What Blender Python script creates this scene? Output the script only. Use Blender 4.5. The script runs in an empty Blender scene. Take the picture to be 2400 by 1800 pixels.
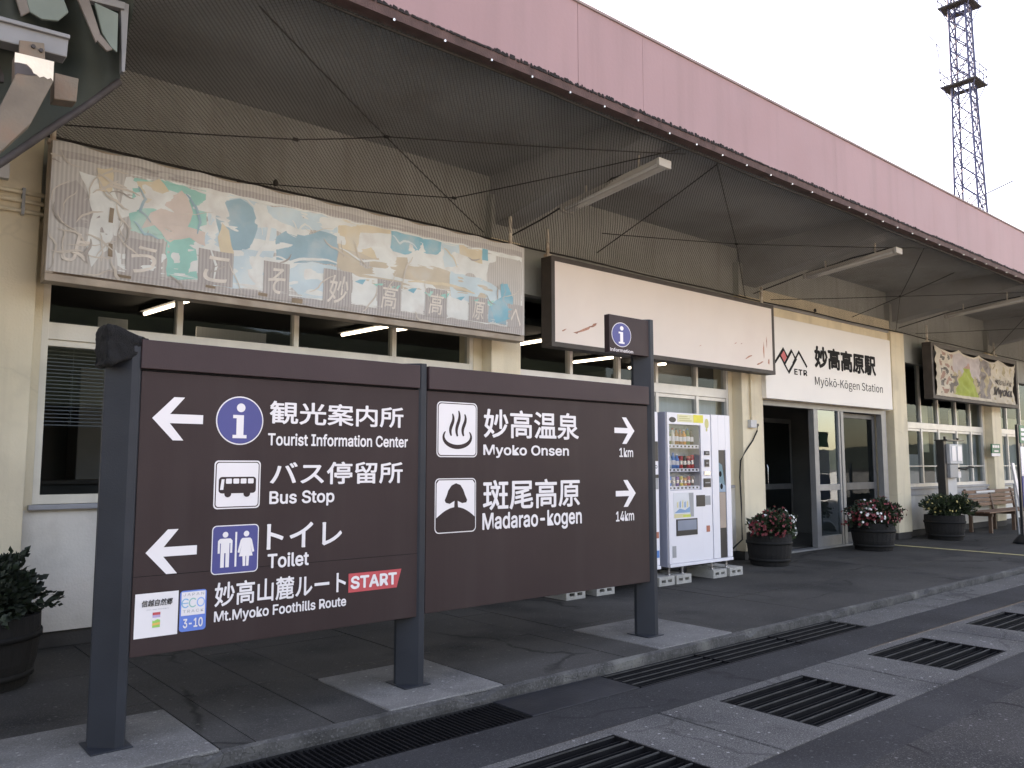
import bpy, bmesh, math, random
from mathutils import Vector, Matrix, noise
from mathutils.geometry import tessellate_polygon
random.seed(7)
SC = bpy.context.scene
COL = SC.collection
R = math.radians

# ---------------------------------------------------------------- camera, sky, sun, exposure
cam = bpy.data.objects.new('camera', bpy.data.cameras.new('camera'))
COL.objects.link(cam)
cam.data.sensor_width = 36.0
cam.data.lens = 28.56
cam.data.clip_end = 2000
cam.data.clip_start = 0.05
cam.location = (0, 0, 1.36)
cam.rotation_euler = (R(90 + 5.63), 0, R(49.6 - 90))
SC.camera = cam
SUN_EL, SUN_AZ = 39.0, 14.0           # azimuth measured clockwise from +Y (behind the station)
w = bpy.data.worlds.new('World')
SC.world = w
w.use_nodes = True
nt = w.node_tree
sky = nt.nodes.new('ShaderNodeTexSky')
sky.sky_type = 'NISHITA'
sky.sun_disc = False
sky.sun_elevation = R(SUN_EL)
sky.sun_rotation = R(SUN_AZ)
sky.dust_density = 1.2
sky.air_density = 1.0
sky.ozone_density = 1.0
nt.links.new(sky.outputs[0], nt.nodes['Background'].inputs[0])
nt.nodes['Background'].inputs[1].default_value = 0.15
sl = bpy.data.lights.new('sun', 'SUN')
sl.energy = 3.5
sl.angle = R(0.5)
sl.color = (1.0, 0.95, 0.87)
so = bpy.data.objects.new('sun', sl)
COL.objects.link(so)
so.location = (0, 0, 30)
ts = Vector((math.sin(R(SUN_AZ)) * math.cos(R(SUN_EL)), math.cos(R(SUN_AZ)) * math.cos(R(SUN_EL)), math.sin(R(SUN_EL))))
so.rotation_euler = ts.to_track_quat('Z', 'Y').to_euler()
SC.view_settings.view_transform = 'Standard'
SC.view_settings.look = 'None'
SC.view_settings.gamma = 1.0
SC.view_settings.exposure = 2.6
try:                                     # white balance for open shade, as the phone camera had it
    SC.view_settings.use_white_balance = True
    SC.view_settings.white_balance_temperature = 9700
    SC.view_settings.white_balance_tint = 24
except Exception:
    pass
try:
    SC.cycles.max_bounces = 10
    SC.cycles.diffuse_bounces = 6
    SC.cycles.transparent_max_bounces = 24
    SC.cycles.sample_clamp_indirect = 8
except Exception:
    pass

# ---------------------------------------------------------------- materials
MATS = {}
def mat(name, col, rough=.6, var=.12, scale=3.0, bump=.0, bscale=80.0, metal=0.0, streak=0.0, streak_col=None,
        speck=0.0, speck_scale=140.0, spec=.5, stretch=(1, 1, 1), emit=None, patch=None, patch_amt=0., patch_scale=1.0, crack=0., crack_scale=.7, grit=0.):
    """procedural surface: mottled colour, optional rain streaks, speckle and fine bump"""
    if name in MATS:
        return MATS[name]
    m = bpy.data.materials.new(name)
    m.use_nodes = True
    t = m.node_tree
    N, L = t.nodes, t.links
    b = N['Principled BSDF']
    tc = N.new('ShaderNodeTexCoord')
    mp = N.new('ShaderNodeMapping')
    mp.inputs['Scale'].default_value = stretch
    L.new(tc.outputs['Object'], mp.inputs[0])
    def noise_(sc, det=5.0, vec=None):
        n = N.new('ShaderNodeTexNoise')
        n.inputs['Scale'].default_value = sc
        n.inputs['Detail'].default_value = det
        L.new(vec or mp.outputs[0], n.inputs['Vector'])
        return n
    def mixc(f, a, c):
        x = N.new('ShaderNodeMix')
        x.data_type = 'RGBA'
        if isinstance(f, float):
            x.inputs[0].default_value = f
        else:
            L.new(f, x.inputs[0])
        for i, v in ((6, a), (7, c)):
            if isinstance(v, tuple):
                x.inputs[i].default_value = (*v, 1)
            else:
                L.new(v, x.inputs[i])
        return x.outputs[2]
    def ramp(v, lo, hi):
        r = N.new('ShaderNodeMapRange')
        r.inputs[1].default_value = lo
        r.inputs[2].default_value = hi
        L.new(v, r.inputs[0])
        return r.outputs[0]
    lo = tuple(max(0, c * (1 - var)) for c in col)
    hi = tuple(min(1, c * (1 + var)) for c in col)
    c = mixc(ramp(noise_(scale).outputs[0], .3, .7), lo, hi)
    if patch:
        c = mixc(ramp_scale(N, L, ramp(noise_(patch_scale, 6).outputs[0], .52, .66), patch_amt), c, patch)
    if streak > 0:
        mp2 = N.new('ShaderNodeMapping')
        mp2.inputs['Scale'].default_value = (7, 7, .5)
        L.new(tc.outputs['Object'], mp2.inputs[0])
        c = mixc(ramp_scale(N, L, ramp(noise_(1.0, 7, mp2.outputs[0]).outputs[0], .5, .75), streak), c, streak_col or tuple(x * .45 for x in col))
    if speck > 0:
        c = mixc(ramp_scale(N, L, ramp(noise_(speck_scale, 2).outputs[0], .56, .68), speck), c, tuple(min(1, x * 2.2 + .02) for x in col))
        c = mixc(ramp_scale(N, L, ramp(noise_(speck_scale * .8, 2).outputs[0], .42, .3), speck), c, tuple(x * .45 for x in col))
    if crack > 0:
        wp = N.new('ShaderNodeVectorMath'); wp.operation = 'MULTIPLY_ADD'
        wp.inputs[1].default_value = (.5, .5, .5)
        L.new(noise_(1.7, 6).outputs['Color'], wp.inputs[0]); L.new(mp.outputs[0], wp.inputs[2])
        vo = N.new('ShaderNodeTexVoronoi'); vo.feature = 'DISTANCE_TO_EDGE'
        vo.inputs['Scale'].default_value = crack_scale
        L.new(wp.outputs[0], vo.inputs['Vector'])
        ln = ramp(vo.outputs['Distance'], .012, .002)
        brk = ramp(noise_(.9, 3).outputs[0], .47, .55)
        mm = N.new('ShaderNodeMath'); mm.operation = 'MULTIPLY'
        L.new(ln, mm.inputs[0]); L.new(brk, mm.inputs[1])
        c = mixc(ramp_scale(N, L, mm.outputs[0], crack), c, tuple(x * .3 for x in col))
    if grit > 0:
        vg = N.new('ShaderNodeTexVoronoi'); vg.inputs['Scale'].default_value = 26
        L.new(mp.outputs[0], vg.inputs['Vector'])
        sg = N.new('ShaderNodeSeparateColor'); L.new(vg.outputs['Color'], sg.inputs[0])
        g1 = ramp(vg.outputs['Distance'], .26, .18); g2 = ramp(sg.outputs[0], .86, .9)
        mg = N.new('ShaderNodeMath'); mg.operation = 'MULTIPLY'
        L.new(g1, mg.inputs[0]); L.new(g2, mg.inputs[1])
        c = mixc(ramp_scale(N, L, mg.outputs[0], grit), c, tuple(min(1, x * 3.2 + .03) for x in col))
    L.new(c, b.inputs['Base Color'])
    b.inputs['Metallic'].default_value = metal
    b.inputs['Specular IOR Level'].default_value = spec
    rr = N.new('ShaderNodeMapRange')
    rr.inputs[3].default_value = max(.03, rough - .1)
    rr.inputs[4].default_value = min(1, rough + .1)
    L.new(noise_(scale * 2.3).outputs[0], rr.inputs[0])
    L.new(rr.outputs[0], b.inputs['Roughness'])
    if bump > 0:
        bn = N.new('ShaderNodeBump')
        bn.inputs['Strength'].default_value = bump
        bn.inputs['Distance'].default_value = .01
        L.new(noise_(bscale, 6).outputs[0], bn.inputs['Height'])
        L.new(bn.outputs[0], b.inputs['Normal'])
    if emit:
        b.inputs['Emission Color'].default_value = (*emit[:3], 1)
        b.inputs['Emission Strength'].default_value = emit[3]
    MATS[name] = m
    return m
def ramp_scale(N, L, v, k):
    x = N.new('ShaderNodeMath')
    x.operation = 'MULTIPLY'
    x.inputs[1].default_value = k
    x.use_clamp = True
    L.new(v, x.inputs[0])
    return x.outputs[0]

def glass(name, tint=(.9, .95, .95), refl=1.0, clear=.92):
    m = bpy.data.materials.new(name)
    m.use_nodes = True
    t = m.node_tree
    N, L = t.nodes, t.links
    N.remove(N['Principled BSDF'])
    tr = N.new('ShaderNodeBsdfTransparent')
    tr.inputs[0].default_value = (*[x * clear for x in tint], 1)
    gl = N.new('ShaderNodeBsdfGlossy')
    gl.inputs['Roughness'].default_value = .02
    gl.inputs[0].default_value = (.74, .90, 1, 1)
    fr = N.new('ShaderNodeFresnel')
    fr.inputs[0].default_value = 1.5
    nz = N.new('ShaderNodeTexNoise')
    nz.inputs['Scale'].default_value = 1.6
    bp = N.new('ShaderNodeBump')
    bp.inputs['Strength'].default_value = .04
    bp.inputs['Distance'].default_value = .05
    L.new(nz.outputs[0], bp.inputs['Height'])
    L.new(bp.outputs[0], gl.inputs['Normal'])
    ml = N.new('ShaderNodeMath')
    ml.operation = 'MULTIPLY'
    ml.inputs[1].default_value = refl
    ml.use_clamp = True
    L.new(fr.outputs[0], ml.inputs[0])
    mx = N.new('ShaderNodeMixShader')
    L.new(ml.outputs[0], mx.inputs[0])
    L.new(tr.outputs[0], mx.inputs[1])
    L.new(gl.outputs[0], mx.inputs[2])
    L.new(mx.outputs[0], N['Material Output'].inputs[0])
    MATS[name] = m
    return m

M_wall = mat('cream_render', (.75, .66, .49), .8, .07, 1.6, .25, 60, streak=.22, streak_col=(.33, .28, .2), patch=(.56, .49, .37), patch_amt=.5, patch_scale=2.0, crack=.10, crack_scale=.9)
M_wallw = mat('white_render', (.70, .67, .61), .8, .06, 2.0, .25, 60, streak=.18, streak_col=(.36, .33, .28), patch=(.50, .47, .42), patch_amt=.5, patch_scale=2.4, crack=.08, crack_scale=.9)
M_plinth = mat('dark_plinth', (.05, .047, .045), .85, .2, 4, .3, 50)
M_conc = mat('ceiling_concrete', (.35, .362, .362), .9, .15, 1.2, .3, 40, patch=(.22, .2, .18), patch_amt=.5, patch_scale=.9)
M_upwall = mat('shaded_upper_wall', (.345, .36, .335), .85, .12, 1.5, .2, 50, streak=.35, streak_col=(.2, .18, .15))  # wall colour darkened to stand for the shade above the net
M_fascia = mat('pink_fascia_paint', (.335, .214, .22), .6, .05, .7, .12, 30, streak=.4, streak_col=(.25, .17, .17), patch=(.33, .215, .22), patch_amt=.4, patch_scale=.6, spec=.3)
M_coping = mat('grey_pink_coping', (.25, .20, .20), .7, .15, 3)
M_crust = mat('black_sealant_crust', (.012, .010, .010), .9, .4, 20, .5, 80)
M_rim = mat('rust_brown_rim', (.085, .05, .048), .8, .3, 9, .4, 90)
M_alu = mat('aluminium_frame', (.62, .6, .56), .45, .08, 5, .05, 60, metal=.25)
M_aluw = mat('white_window_frame', (.72, .68, .58), .55, .08, 5, .1, 60, streak=.2)
M_door = mat('grey_door_frame', (.26, .265, .27), .45, .1, 5, .05, 60, metal=.3)
M_doord = mat('dark_door_frame', (.10, .102, .105), .5, .15, 5, .05, 60, metal=.3)
M_sill = mat('grey_sill', (.33, .34, .36), .55, .1, 5, .1, 60, metal=.2)
M_glass = glass('window_glass', (.62, .68, .7), .45, .9)
M_glassd = glass('dim_glass', (.5, .55, .56), .25, .8)
M_door_glass = glass('door_glass', (.75, .9, .92), 2.0, .9)
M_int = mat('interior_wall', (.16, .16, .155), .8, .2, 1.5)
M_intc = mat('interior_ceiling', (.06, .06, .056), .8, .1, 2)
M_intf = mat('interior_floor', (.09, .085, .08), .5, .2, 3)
M_curt = mat('grey_blind', (.52, .52, .50), .9, .06, 4, stretch=(30, 1, .6))
M_curtw = mat('white_blind', (.8, .8, .8), .9, .05, 4, stretch=(8, 1, .6))
M_curty = mat('cream_board', (.72, .64, .42), .8, .08, 3)
M_tube = mat('lit_tube', (1, 1, 1), .5, 0, emit=(1, .98, .92, 3.0))
M_brown = mat('brown_sign_face', (.043, .027, .027), .5, .1, 1.4, .05, 120, patch=(.052, .034, .034), patch_amt=.4, patch_scale=1.2, spec=.2, streak=.25, streak_col=(.066, .050, .048))
M_brownc = mat('brown_sign_cap', (.052, .032, .034), .5, .12, 2.0, .06, 100, spec=.25)
M_post = mat('slate_blue_post', (.024, .028, .035), .5, .12, 4, .1, 120, spec=.3)
M_white = mat('sign_white', (.80, .76, .76), .5, .03, 3)
M_blue = mat('sign_blue', (.058, .066, .235), .5, .05, 3)
M_red = mat('sign_red', (.62, .08, .09), .5, .05, 3)
M_black = mat('ink_black', (.010, .010, .011), .7, .1, 4, spec=.15)
M_cloth = mat('black_cloth', (.004, .004, .0045), .95, .3, 20, .6, 160)
M_asph = mat('asphalt', (.054, .052, .050), .9, .22, 1.1, .8, 160, speck=.8, speck_scale=120, patch=(.026, .027, .029), patch_amt=.85, patch_scale=.8, spec=.15, crack=.9, crack_scale=.55, grit=.8)
M_plaza = mat('bounce_plaza_paving', (.37, .365, .345), .85, .12, .3, patch=(.3, .29, .275), patch_amt=.6, patch_scale=.12)
M_asphd = mat('smooth_patch_asphalt', (.036, .036, .037), .85, .2, 1.3, .5, 160, speck=.5, speck_scale=120, patch=(.026, .026, .027), patch_amt=.8, patch_scale=1.2, spec=.2, grit=.5, crack=.5, crack_scale=.5)
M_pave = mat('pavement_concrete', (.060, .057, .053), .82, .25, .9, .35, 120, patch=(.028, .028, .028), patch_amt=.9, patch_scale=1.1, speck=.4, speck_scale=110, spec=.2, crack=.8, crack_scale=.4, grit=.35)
M_pad = mat('pale_concrete_pad', (.155, .15, .142), .9, .2, 4, .6, 120, speck=.5, speck_scale=130, patch=(.075, .074, .074), patch_amt=.7, patch_scale=2.2, grit=.4)
M_kerb = mat('broken_kerb', (.062, .060, .057), .9, .4, 6, .9, 40, speck=.5, speck_scale=70, patch=(.15, .145, .13), patch_amt=.9, patch_scale=2.6, crack=.9, crack_scale=5)
M_slab = mat('exposed_aggregate', (.112, .109, .104), .9, .2, 3, .8, 130, speck=.9, speck_scale=120, spec=.2, patch=(.050, .050, .051), patch_amt=.8, patch_scale=1.5, crack=.5, crack_scale=.8, grit=.8)
M_iron = mat('grating_iron', (.006, .006, .007), .8, .3, 8, .3, 90, spec=.15)
M_irone = mat('grating_bar_edge', (.055, .055, .052), .8, .3, 8, .2, 90, spec=.2)
M_pit = mat('pit_dark', (.008, .008, .008), .95, .2, 5)
M_plate = mat('steel_plate', (.018, .020, .025), .5, .3, 2, .2, 60, metal=.3)
M_yellow = mat('yellow_line_paint', (.5, .42, .2), .8, .2, 6, .3, 80, patch=(.12, .11, .09), patch_amt=.6, patch_scale=9)
M_vm = mat('vending_white', (.80, .79, .83), .35, .02, 2)
M_vms = mat('vending_side', (.34, .36, .44), .4, .04, 2)
M_vmd = mat('vending_display_back', (.35, .42, .48), .6, .2, 12)
M_chrome = mat('chrome', (.6, .6, .62), .25, .1, 5, metal=.9)
M_dark = mat('dark_plastic', (.02, .021, .024), .4, .2, 5)
M_grey = mat('grey_plastic', (.34, .35, .36), .5, .06, 5)
M_lgrey = mat('pale_grey_box', (.55, .56, .57), .5, .06, 5, streak=.15)
M_block = mat('concrete_block', (.40, .39, .36), .9, .15, 8, .6, 100, speck=.3)
M_barrel = mat('barrel_wood', (.008, .007, .0065), .85, .35, 3, .5, 40, stretch=(14, 14, 1))
M_hoop = mat('barrel_hoop', (.015, .015, .015), .7, .3, 8, spec=.2)
M_soil = mat('soil', (.02, .016, .012), .95, .3, 20, .6, 60)
M_leaf = mat('leaf_dark', (.018, .032, .015), .6, .4, 9)
M_leaf2 = mat('leaf_mid', (.036, .06, .024), .6, .4, 9)
M_bush = mat('bush_leaf', (.018, .028, .018), .7, .4, 9)
M_fred = mat('petal_red', (.15, .008, .013), .6, .3, 15)
M_fpink = mat('petal_pink', (.19, .022, .03), .6, .3, 15)
M_fwhite = mat('petal_white', (.8, .8, .78), .6, .05, 15)
M_fyel = mat('petal_yellow', (.5, .42, .16), .6, .2, 15)
M_wood = mat('bench_wood', (.17, .085, .05), .6, .3, 3, .2, 40, stretch=(1, 12, 12))
M_woodl = mat('bench_leg', (.10, .055, .035), .65, .3, 4)
M_fix = mat('fixture_white', (.40, .385, .35), .6, .08, 5, streak=.2)
M_fixt = mat('unlit_tube', (.5, .5, .48), .3, .05, 5)
M_cable = mat('cable_black', (.015, .014, .013), .7, .2, 5)
M_wire = mat('wire_dark', (.022, .02, .018), .8, .3, 9)
M_steelp = mat('painted_pole', (.62, .58, .50), .6, .12, 6, patch=(.25, .15, .09), patch_amt=.7, patch_scale=8)
M_frb = mat('board_frame_brown', (.055, .045, .04), .6, .2, 6)
M_frt = mat('board_frame_tan', (.36, .30, .24), .7, .2, 5, .15, 60, patch=(.25, .18, .13), patch_amt=.5, patch_scale=3)
M_boardw = mat('blank_board_face', (.80, .72, .66), .6, .03, 1.6, .05, 40, patch=(.74, .62, .57), patch_amt=.25, patch_scale=1.1)
M_stain = mat('peeled_rust_stain', (.50, .25, .18), .8, .35, 14)
M_nameb = mat('name_board_face', (.82, .79, .75), .5, .02, 1.5)
M_tower = mat('tower_steel', (.04, .052, .12), .6, .15, 4)
M_deck = mat('tower_deck', (.02, .02, .022), .8, .2, 3)
M_rustpost = mat('rust_tan_steel', (.16, .13, .10), .75, .22, 5, .3, 50, patch=(.2, .12, .08), patch_amt=.6, patch_scale=5)
M_flake = mat('flaking_white_paint', (.82, .74, .62), .7, .08, 8, .4, 50)
M_flaked = mat('bare_dark_steel', (.05, .042, .042), .7, .3, 9)
M_gutter = mat('grey_gutter', (.20, .205, .21), .55, .08, 6)
M_hill = mat('reflection_hill_forest', (.035, .05, .03), 1.0, .4, .05, patch=(.02, .03, .02), patch_amt=.8, patch_scale=.09)
M_green = mat('sign_green', (.02, .16, .09), .5, .08, 6)
M_roof = mat('roof_sheet', (.2, .17, .17), .8, .1, 1)
def tarp():
    m = mat('green_tarp', (.060, .075, .066), .8, .35, 2.2, .15, 20)
    t = m.node_tree
    N, L = t.nodes, t.links
    tl = N.new('ShaderNodeBsdfTranslucent')
    tl.inputs[0].default_value = (.10, .14, .12, 1)
    mx = N.new('ShaderNodeMixShader')
    mx.inputs[0].default_value = .3
    L.new(N['Principled BSDF'].outputs[0], mx.inputs[1])
    L.new(tl.outputs[0], mx.inputs[2])
    L.new(mx.outputs[0], N['Material Output'].inputs[0])
    return m
M_tarp = tarp()
M_teal = mat('skylit_teal_facet', (.15, .19, .17), .75, .15, 3, .1, 30)  # sky-lit parts of the tarpaulin put into the colour
M_foldd = mat('tan_fold', (.17, .15, .135), .8, .2, 4)  # lighter tan for the narrow strips beside the facets
def netmat():
    m = bpy.data.materials.new('bird_net_mesh')
    m.use_nodes = True
    t = m.node_tree
    N, L = t.nodes, t.links
    b = N['Principled BSDF']
    b.inputs['Base Color'].default_value = (.06, .06, .055, 1)
    b.inputs['Roughness'].default_value = .9
    tc = N.new('ShaderNodeTexCoord')
    nz = N.new('ShaderNodeTexNoise')
    nz.inputs['Scale'].default_value = 1.3
    L.new(tc.outputs['Object'], nz.inputs['Vector'])
    vm = N.new('ShaderNodeVectorMath')
    vm.operation = 'MULTIPLY_ADD'
    vm.inputs[1].default_value = (.05, .05, 0)
    L.new(nz.outputs['Color'], vm.inputs[0])
    L.new(tc.outputs['Object'], vm.inputs[2])
    sp = N.new('ShaderNodeSeparateXYZ')
    L.new(vm.outputs[0], sp.inputs[0])
    outs = []
    for a, c in ((1, 1), (1, -1)):
        s = N.new('ShaderNodeMath'); s.operation = 'MULTIPLY'; s.inputs[1].default_value = a / .036
        L.new(sp.outputs[0], s.inputs[0])
        q = N.new('ShaderNodeMath'); q.operation = 'MULTIPLY_ADD'; q.inputs[1].default_value = c / .036
        L.new(sp.outputs[1], q.inputs[0]); L.new(s.outputs[0], q.inputs[2])
        f = N.new('ShaderNodeMath'); f.operation = 'FRACT'; L.new(q.outputs[0], f.inputs[0])
        g = N.new('ShaderNodeMath'); g.operation = 'LESS_THAN'; g.inputs[1].default_value = .10 if c > 0 else .2
        L.new(f.outputs[0], g.inputs[0])
        outs.append(g.outputs[0])
    mxm = N.new('ShaderNodeMath'); mxm.operation = 'MAXIMUM'
    L.new(outs[0], mxm.inputs[0]); L.new(outs[1], mxm.inputs[1])
    tr = N.new('ShaderNodeBsdfTransparent')
    mx = N.new('ShaderNodeMixShader')
    L.new(mxm.outputs[0], mx.inputs[0]); L.new(tr.outputs[0], mx.inputs[1]); L.new(b.outputs[0], mx.inputs[2])
    L.new(mx.outputs[0], N['Material Output'].inputs[0])
    return m
M_net = netmat()

# ---------------------------------------------------------------- mesh building helpers
def thing(name, label, cat, loc=(0, 0, 0), group=None):
    o = bpy.data.objects.new(name, None)
    o.empty_display_size = .1
    COL.objects.link(o)
    o.location = loc
    o['label'] = label
    o['category'] = cat
    if group:
        o['group'] = group
    return o
def tag(o, label=None, cat=None, group=None, kind=None):
    for k, v in (('label', label), ('category', cat), ('group', group), ('kind', kind)):
        if v:
            o[k] = v
    return o
def wloc(o):
    v = Vector(o.location)
    while o.parent:
        o = o.parent
        v += Vector(o.location)
    return v

class MB:
    """collects faces (world coordinates) and links them as ONE mesh object"""
    def __init__(s):
        s.v, s.f, s.m, s.sm = [], [], [], []
    def add(s, vs, fs, mi=0, smooth=False):
        n = len(s.v)
        s.v += [Vector(p) for p in vs]
        for f in fs:
            s.f.append([n + i for i in f])
            s.m.append(mi)
            s.sm.append(smooth)
        return s
    def box(s, x0, x1, y0, y1, z0, z1, mi=0):
        return s.add([(x0, y0, z0), (x1, y0, z0), (x1, y1, z0), (x0, y1, z0), (x0, y0, z1), (x1, y0, z1), (x1, y1, z1), (x0, y1, z1)],
                     [(0, 3, 2, 1), (4, 5, 6, 7), (0, 1, 5, 4), (1, 2, 6, 5), (2, 3, 7, 6), (3, 0, 4, 7)], mi)
    def hexa(s, p, mi=0):
        return s.add(p, [(0, 3, 2, 1), (4, 5, 6, 7), (0, 1, 5, 4), (1, 2, 6, 5), (2, 3, 7, 6), (3, 0, 4, 7)], mi)
    def prism(s, poly, z0, z1, mi=0):
        n = len(poly)
        vs = [(x, y, z0) for x, y in poly] + [(x, y, z1) for x, y in poly]
        fs = [tuple(reversed(range(n))), tuple(range(n, 2 * n))] + [(i, (i + 1) % n, n + (i + 1) % n, n + i) for i in range(n)]
        return s.add(vs, fs, mi)
    def slab(s, poly, y0, y1, mi=0):
        """polygon in XZ (counter-clockwise seen from -Y) extruded along Y"""
        n = len(poly)
        vs = [(x, y0, z) for x, z in poly] + [(x, y1, z) for x, z in poly]
        fs = [tuple(range(n)), tuple(reversed(range(n, 2 * n)))] + [((i + 1) % n, i, n + i, n + (i + 1) % n) for i in range(n)]
        return s.add(vs, fs, mi)
    def tube(s, pts, r, n=8, mi=0, cap=True):
        pts = [Vector(p) for p in pts]
        rs = r if isinstance(r, (list, tuple)) else [r] * len(pts)
        rings = []
        for i, p in enumerate(pts):
            d = (pts[min(i + 1, len(pts) - 1)] - pts[max(i - 1, 0)]).normalized()
            a = d.cross(Vector((0, 0, 1)) if abs(d.z) < .9 else Vector((1, 0, 0))).normalized()
            b = d.cross(a)
            rings.append([p + (a * math.cos(2 * math.pi * k / n) + b * math.sin(2 * math.pi * k / n)) * rs[i] for k in range(n)])
        vs = [q for g in rings for q in g]
        fs = [(i * n + k, i * n + (k + 1) % n, (i + 1) * n + (k + 1) % n, (i + 1) * n + k) for i in range(len(pts) - 1) for k in range(n)]
        s.add(vs, fs, mi, True)
        if cap:
            s.add(rings[0], [tuple(reversed(range(n)))], mi)
            s.add(rings[-1], [tuple(range(n))], mi)
        return s
    def lathe(s, prof, c, n=24, mi=0, smooth=True):
        vs = [(c[0] + r * math.cos(2 * math.pi * k / n), c[1] + r * math.sin(2 * math.pi * k / n), c[2] + z) for r, z in prof for k in range(n)]
        fs = [(i * n + k, i * n + (k + 1) % n, (i + 1) * n + (k + 1) % n, (i + 1) * n + k) for i in range(len(prof) - 1) for k in range(n)]
        return s.add(vs, fs, mi, smooth)
    def poly(s, pts, y, mi=0):
        """flat polygon in the XZ plane facing -Y; pts are (x, z)"""
        tri = tessellate_polygon([[Vector((x, z, 0)) for x, z in pts]])
        vs = [(x, y, z) for x, z in pts]
        fs = []
        for a, b, c in tri:
            ar = (pts[b][0] - pts[a][0]) * (pts[c][1] - pts[a][1]) - (pts[c][0] - pts[a][0]) * (pts[b][1] - pts[a][1])
            fs.append((a, b, c) if ar > 0 else (a, c, b))
        return s.add(vs, fs, mi)
    def disc(s, cx, cz, r, y, mi=0, n=40, rz=None):
        return s.poly([(cx + r * math.cos(2 * math.pi * k / n), cz + (rz or r) * math.sin(2 * math.pi * k / n)) for k in range(n)], y, mi)
    def rrect(s, x0, x1, z0, z1, r, y, mi=0):
        p = []
        for cx, cz, a in ((x1 - r, z1 - r, 0), (x0 + r, z1 - r, 90), (x0 + r, z0 + r, 180), (x1 - r, z0 + r, 270)):
            p += [(cx + r * math.cos(R(a + k * 15)), cz + r * math.sin(R(a + k * 15))) for k in range(7)]
        return s.poly(p, y, mi)
    def stroke(s, pts, wd, y, mi=0):
        ws = wd if isinstance(wd, (list, tuple)) else [wd] * len(pts)
        l, r = [], []
        for i, (x, z) in enumerate(pts):
            a, b = pts[max(i - 1, 0)], pts[min(i + 1, len(pts) - 1)]
            dx, dz = b[0] - a[0], b[1] - a[1]
            d = math.hypot(dx, dz) or 1
            k = ws[i] / 2
            if 0 < i < len(pts) - 1:            # mitre
                d1 = Vector((x - a[0], z - a[1])).normalized()
                d2 = Vector((b[0] - x, b[1] - z)).normalized()
                c = max(.35, math.sqrt(max(0, (1 + d1.dot(d2)) / 2)))
                k /= c
            l.append((x - dz / d * k, z + dx / d * k))
            r.append((x + dz / d * k, z - dx / d * k))
        n = len(pts)
        vs = [(x, y, z) for x, z in l] + [(x, y, z) for x, z in r]
        return s.add(vs, [(n + i, n + i + 1, i + 1, i) for i in range(n - 1)], mi)
    def build(s, name, mats, parent=None, bevel=0, smooth=False):
        me = bpy.data.meshes.new(name)
        off = wloc(parent) if parent else Vector()
        me.from_pydata([tuple(p - off) for p in s.v], [], s.f)
        for m in (mats if isinstance(mats, (list, tuple)) else [mats]):
            me.materials.append(m)
        for i, p in enumerate(me.polygons):
            p.material_index = s.m[i]
            p.use_smooth = s.sm[i] or smooth
        me.update()
        o = bpy.data.objects.new(name, me)
        COL.objects.link(o)
        if parent:
            o.parent = parent
        if bevel:
            b = o.modifiers.new('bevel', 'BEVEL')
            b.width = bevel
            b.segments = 2
            b.limit_method = 'ANGLE'
            b.angle_limit = R(50)
        return o

def boxes(name, mats, parent, lst, bevel=0):
    m = MB()
    for b in lst:
        m.box(*b)
    return m.build(name, mats, parent, bevel)

def grid(name, m, x0, x1, y0, y1, z, nx, ny, fn=None, parent=None):
    b = MB()
    vs = []
    for j in range(ny + 1):
        for i in range(nx + 1):
            x, y = x0 + (x1 - x0) * i / nx, y0 + (y1 - y0) * j / ny
            vs.append((x, y, z + (fn(x, y) if fn else 0)))
    fs = [(j * (nx + 1) + i, j * (nx + 1) + i + 1, (j + 1) * (nx + 1) + i + 1, (j + 1) * (nx + 1) + i) for j in range(ny) for i in range(nx)]
    b.add(vs, fs)
    return b.build(name, m, parent)

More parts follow.
